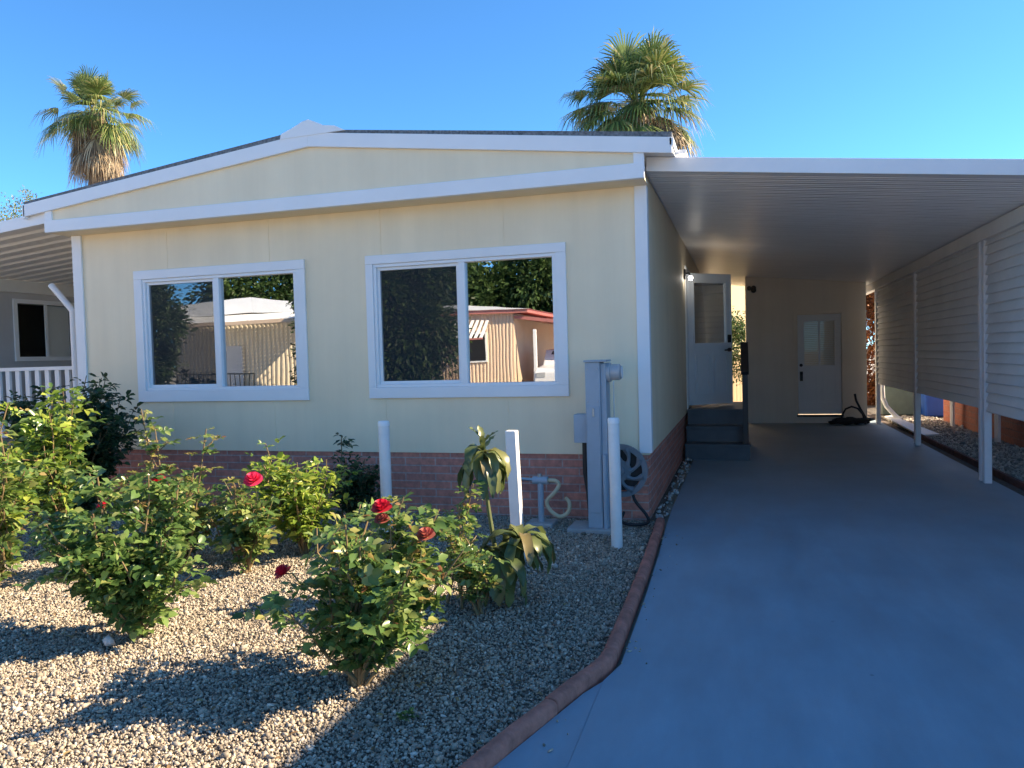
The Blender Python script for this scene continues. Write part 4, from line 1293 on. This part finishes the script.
MB().tube(smooth_path([(-7.45, 6.86, 2.36), (-7.36, 6.86, 2.27), (-7.18, 6.86, 2.08), (-7.16, 6.86, 2.03), (-7.16, 6.86, 1.8), (-7.16, 6.86, .6)], 4), .036, 10).build('downspout', MT['white'], aw, smooth=True)
MB().box(-9.74, -9.67, 6.36, 6.43, 0, 2.499).build('post', MT['white'], aw)
pr = thing('porch_deck', (-8.3, 7.2, 0), 'white balustered porch railing left of the house, partly behind shrubs', 'porch')
MB().box(-9.7, -6.9, 7.0, 12, .45, .55).build('deck', MT['pad'], pr)
MB().box(-9.7, -6.95, 6.99, 7.05, 1.405, 1.445).box(-9.7, -6.95, 7.0, 7.04, .62, .66).build('rail', MT['white'], pr)
k = -9.66
while k < -6.96:
    MB().box(k - .03, k + .03, 7.005, 7.035, .661, 1.404).build('baluster', MT['white'], pr); k += .148
MB().box(-9.7, -6.9, 7.06, 7.1, -.02, .449).build('skirt_board', MT['greywall'], pr)

ln_ = thing('neighbour_house', (-11, 9, 0), 'grey neighbouring mobile home with a white framed side window under the left awning', 'house')
b = MB()
wy0, wy1, wz0, wz1 = 8.43, 9.36, 1.60, 2.36
ww = MB()
wall_grid(ww, [3, wy0, wy1, 16], [0, wz0, wz1, 2.9], [(wy0, wy1, wz0, wz1)], [0, 0, 0], 0, .15)
ww.v = [(-9.8 - v[1], v[0], v[2]) for v in ww.v]
ww.box(-15, -9.96, 2.9, 3.0, 0, 2.9).box(-15, -9.96, 15.9, 16, 0, 2.9).box(-15, -14.9, 3.0, 15.9, 0, 2.9)
ww.build('wall', MT['greywall'], ln_)
b = MB()
for (a_, c_, d_, e_) in ((wy0 - .06, wy1 + .06, wz1, wz1 + .06), (wy0 - .06, wy1 + .06, wz0 - .06, wz0), (wy0 - .06, wy0, wz0 + .0005, wz1 - .0005), (wy1, wy1 + .06, wz0 + .0005, wz1 - .0005), ((wy0 + wy1) / 2 - .02, (wy0 + wy1) / 2 + .02, wz0 + .0005, wz1 - .0005)):
    b.box(-9.799, -9.775, a_, c_, d_, e_)
wf = b.build('window', MT['white'], ln_)
MB().add([(-9.82, wy0, wz0), (-9.82, wy1, wz0), (-9.82, wy1, wz1), (-9.82, wy0, wz1)], [(0, 1, 2, 3)]).build('pane', MT['doorglass'], wf)
MB().box(-11, -10.9, 3.1, 15.8, .1, 2.8).build('partition', MT['dark'], ln_)
MB().add([(-9.84, 8.93, 1.60), (-9.84, 9.34, 1.60), (-9.84, 9.34, 2.35), (-9.84, 8.93, 2.35)], [(0, 1, 2, 3)]).build('curtain', MT['blind'], wf)
b = MB().add([(-9.79, 2.7, 2.9), (-12.4, 2.7, 3.4), (-15.3, 2.7, 2.9), (-9.79, 16.2, 2.9), (-12.4, 16.2, 3.4), (-15.3, 16.2, 2.9)], [(0, 3, 4, 1), (1, 4, 5, 2), (0, 1, 2), (3, 5, 4), (0, 2, 5, 3)])
b.build('roof', MT['white'], ln_)

# ------------------------------------------------------------------ across the street (seen in the window reflections)
def corrug(b, x0, x1, y, z0, z1, per_=.2, amp=.03):
    x = x0; base_ = len(b.v); n_ = 0
    while x < x1:
        for (dx_, dy_) in ((0, 0), (per_ * .35, 0), (per_ * .5, -amp), (per_ * .85, -amp)):
            b.v.append((x + dx_, y + dy_, z0)); b.v.append((x + dx_, y + dy_, z1)); n_ += 1
        x += per_
    for i in range(n_ - 1):
        q_ = base_ + 2 * i
        b.f.append((q_, q_ + 2, q_ + 3, q_ + 1))
hb = thing('pink_house', (-11, -13, 0), 'pale pink corrugated mobile home across the street with a red fascia', 'house')
b = MB(); corrug(b, -14.5, -7.75, -13.0, .25, 3.0, .13, .02)
b.box(-14.5, -7.75, -24, -13.05, .25, 3.0)
b.build('wall', MT['pink'], hb)
MB().box(-14.4, -7.85, -23.9, -13.1, -.05, .249).build('skirting', MT['redbrick'], hb)
MB().box(-14.7, -7.15, -24.2, -12.8, 2.96, 3.09).build('fascia', MT['redtrim'], hb)
MB().add([(-14.75, -24.3, 3.091), (-7.1, -24.3, 3.091), (-7.1, -12.75, 3.091), (-14.75, -12.75, 3.091), (-11, -24.3, 3.55), (-11, -12.75, 3.40)], [(0, 3, 2, 1), (0, 1, 4), (2, 3, 5), (1, 2, 5, 4), (3, 0, 4, 5)]).build('roof', MT['white'], hb)
w_ = MB().box(-9.7, -8.75, -12.995, -12.96, 1.25, 2.3).build('window', MT['vinyl'], hb)
MB().box(-9.64, -8.81, -12.959, -12.95, 1.31, 2.24).build('pane', MT['black'], w_)
b = MB()
for k in range(7):
    x = -9.8 + k * .19
    b.beam((x, -12.95, 2.75), (x, -12.1, 2.08), .11, .02)
b.build('window_awning', MT['awnwhite'], hb)
MB().beam((-9.8, -12.1, 2.05), (-8.6, -12.1, 2.05), .03, .05).build('awning_bar', MT['redtrim'], hb)
MB().add([(-7.7, -13, 2.75), (-4.2, -13, 2.35), (-4.2, -20, 2.35), (-7.7, -20, 2.75), (-7.7, -13, 2.87), (-4.2, -13, 2.47), (-4.2, -20, 2.47), (-7.7, -20, 2.87)], [(0, 3, 2, 1), (4, 5, 6, 7), (0, 1, 5, 4), (1, 2, 6, 5), (2, 3, 7, 6), (3, 0, 4, 7)]).build('carport_roof', MT['redtrim'], hb)
for (x, y) in ((-4.3, -13.1), (-4.3, -16.5), (-7.0, -13.1)): MB().box(x - .05, x + .05, y - .05, y + .05, 0, 2.34).build('carport_post', MT['white'], hb)
hw = thing('white_house', (-3, -24, 0), 'white house far across the street behind the pickup', 'house')
MB().box(-6.2, 2, -30, -22, 0, 2.8).build('wall', MT['white'], hw)
MB().prism([(-6.6, 2.801), (2.4, 2.801), (-2.1, 4.0)], 'y', -30.3, -21.7).build('roof', MT['shingle'], hw)

hc = thing('cream_house', (-18.5, -13, 0), 'cream corrugated mobile home across the street with a striped awning', 'house')
b = MB(); corrug(b, -22.2, -16.3, -13.0, .1, 3.2)
b.box(-22.2, -16.3, -24, -13.05, .1, 3.2)
b.build('wall', MT['beige'], hc)
MB().prism([(-22.6, 3.30), (-18.3, 3.40), (-15.9, 3.30), (-15.9, 3.62), (-18.3, 4.0), (-22.6, 3.75)], 'y', -24.3, -12.75).build('roof', MT['white'], hc)
b = MB()
for k in range(35):  # slats past the house's right end are added to shade the wall
    x = -21.3 + k * .18
    b.beam((x, -12.74, 3.32), (x, -11.3, 2.98), .12, .03)
b.build('awning_slats', MT['white'], hc)
MB().beam((-21.4, -11.28, 2.93), (-15.0, -11.28, 2.93), .04, .13).build('awning_fascia', MT['pink'], hc)
for x in (-21.3, -18.8, -15.1): MB().box(x - .04, x + .04, -11.4, -11.32, 0, 2.86).build('awning_post', MT['white'], hc)
MB().box(-19.6, -18.9, -12.96, -12.9, .1, 2.1).build('door', MT['greywall'], hc)
b = MB().beam((-20.6, -11.2, 1.05), (-17.2, -11.2, 1.05), .04, .05)
for k in range(18): b.box(-20.6 + k * .2 - .012, -20.6 + k * .2 + .012, -11.212, -11.188, 0, 1.03)
b.build('porch_railing', MT['black'], hc)

pk = thing('pickup_truck', (-5.9, -14.6, 0), 'white pickup truck parked across the street under the red carport', 'pickup truck')
pfl = [(-12.3, .35), (-12.3, .85), (-12.5, 1.0), (-13.5, 1.08), (-14.1, 1.62), (-15.4, 1.66), (-15.7, 1.05), (-17.4, 1.03), (-17.45, .4), (-16.9, .32)]
MB().prism(pfl, 'x', -6.85, -5.05).build('body', MT['carpaint'], pk, bevel=.05)
for x in (-6.86, -5.04):
    MB().prism([(-13.75, 1.12), (-14.2, 1.55), (-15.3, 1.58), (-15.5, 1.12)], 'x', x - .004, x + .004).build('side_window', MT['black'], pk)
MB().add([(-6.7, -13.56, 1.12), (-5.2, -13.56, 1.12), (-5.35, -14.05, 1.58), (-6.55, -14.05, 1.58)], [(0, 1, 2, 3)]).build('windscreen', MT['black'], pk)
for (x, y) in ((-6.8, -13.2), (-5.1, -13.2), (-6.8, -16.6), (-5.1, -16.6)):
    MB().lathe([(.2, -.13), (.36, -.11), (.36, .11), (.2, .13)], (x, y, .36), 'x', 20).build('wheel', MT['rubber'], pk, smooth=True)
for x in (-6.6, -5.3): MB().box(x - .15, x + .15, -12.32, -12.28, .68, .84).build('headlight', MT['meterglass'], pk)

TG = 'trees across the street'
leafy_tree('street_tree', (-13.9, -10.4, -.05), 4.4, [(0, 0, 1.4, .9), (.3, .2, 2.4, .9), (-.2, 0, 3.4, .8), (0, 0, .7, .7)], 12000, .14, 'treeleaf', 'bushy tree at the right end of the striped awning across the street', .1, TG)
leafy_tree('street_tree', (-9.3, -6.6, -.05), 4.6, [(0, 0, 1.3, 1.1), (-.7, .2, 2.2, 1.2), (.6, -.1, 2.3, 1.25), (.1, .1, 3.3, 1.2), (.9, 0, 3.6, .8), (-.9, .2, 3.6, .9), (0, 0, .7, .8)], 26000, .15, 'treeleaf', 'dense dark tree on the near side of the street', .14, TG)
leafy_tree('street_tree', (-17.5, -6.4, -.05), 4.6, [(0, 0, 1.5, .9), (.3, .2, 2.6, 1.0), (-.3, 0, 3.6, 1.0), (-1, 0, 2.6, 1.0)], 14000, .15, 'treeleaf', 'slim dark tree in front of the cream house', .12, TG)
for i, (x, y, h, lb) in enumerate(((-10.5, -27, 9.0, 'broad tree behind the pink house'), (-5.5, -31, 11.5, 'tallest tree behind the white pickup truck'), (-16.0, -28, 8.5, 'tree behind the right end of the cream house'), (-21.0, -28, 11, 'tree behind the left end of the cream house'), (-27, -26, 10, 'tree beyond the cream house gable'), (0.5, -34, 8, 'tree behind the white house roof'))):
    leafy_tree('street_tree', (x, y, -.05), h, [(0, 0, h * .62, h * .26), (h * .22, 0, h * .5, h * .22), (-h * .24, .4, h * .52, h * .23), (.1, -.5, h * .82, h * .18), (-h * .1, .6, h * .36, h * .2)], 12000, .34, 'treeleaf', lb, .2, TG)
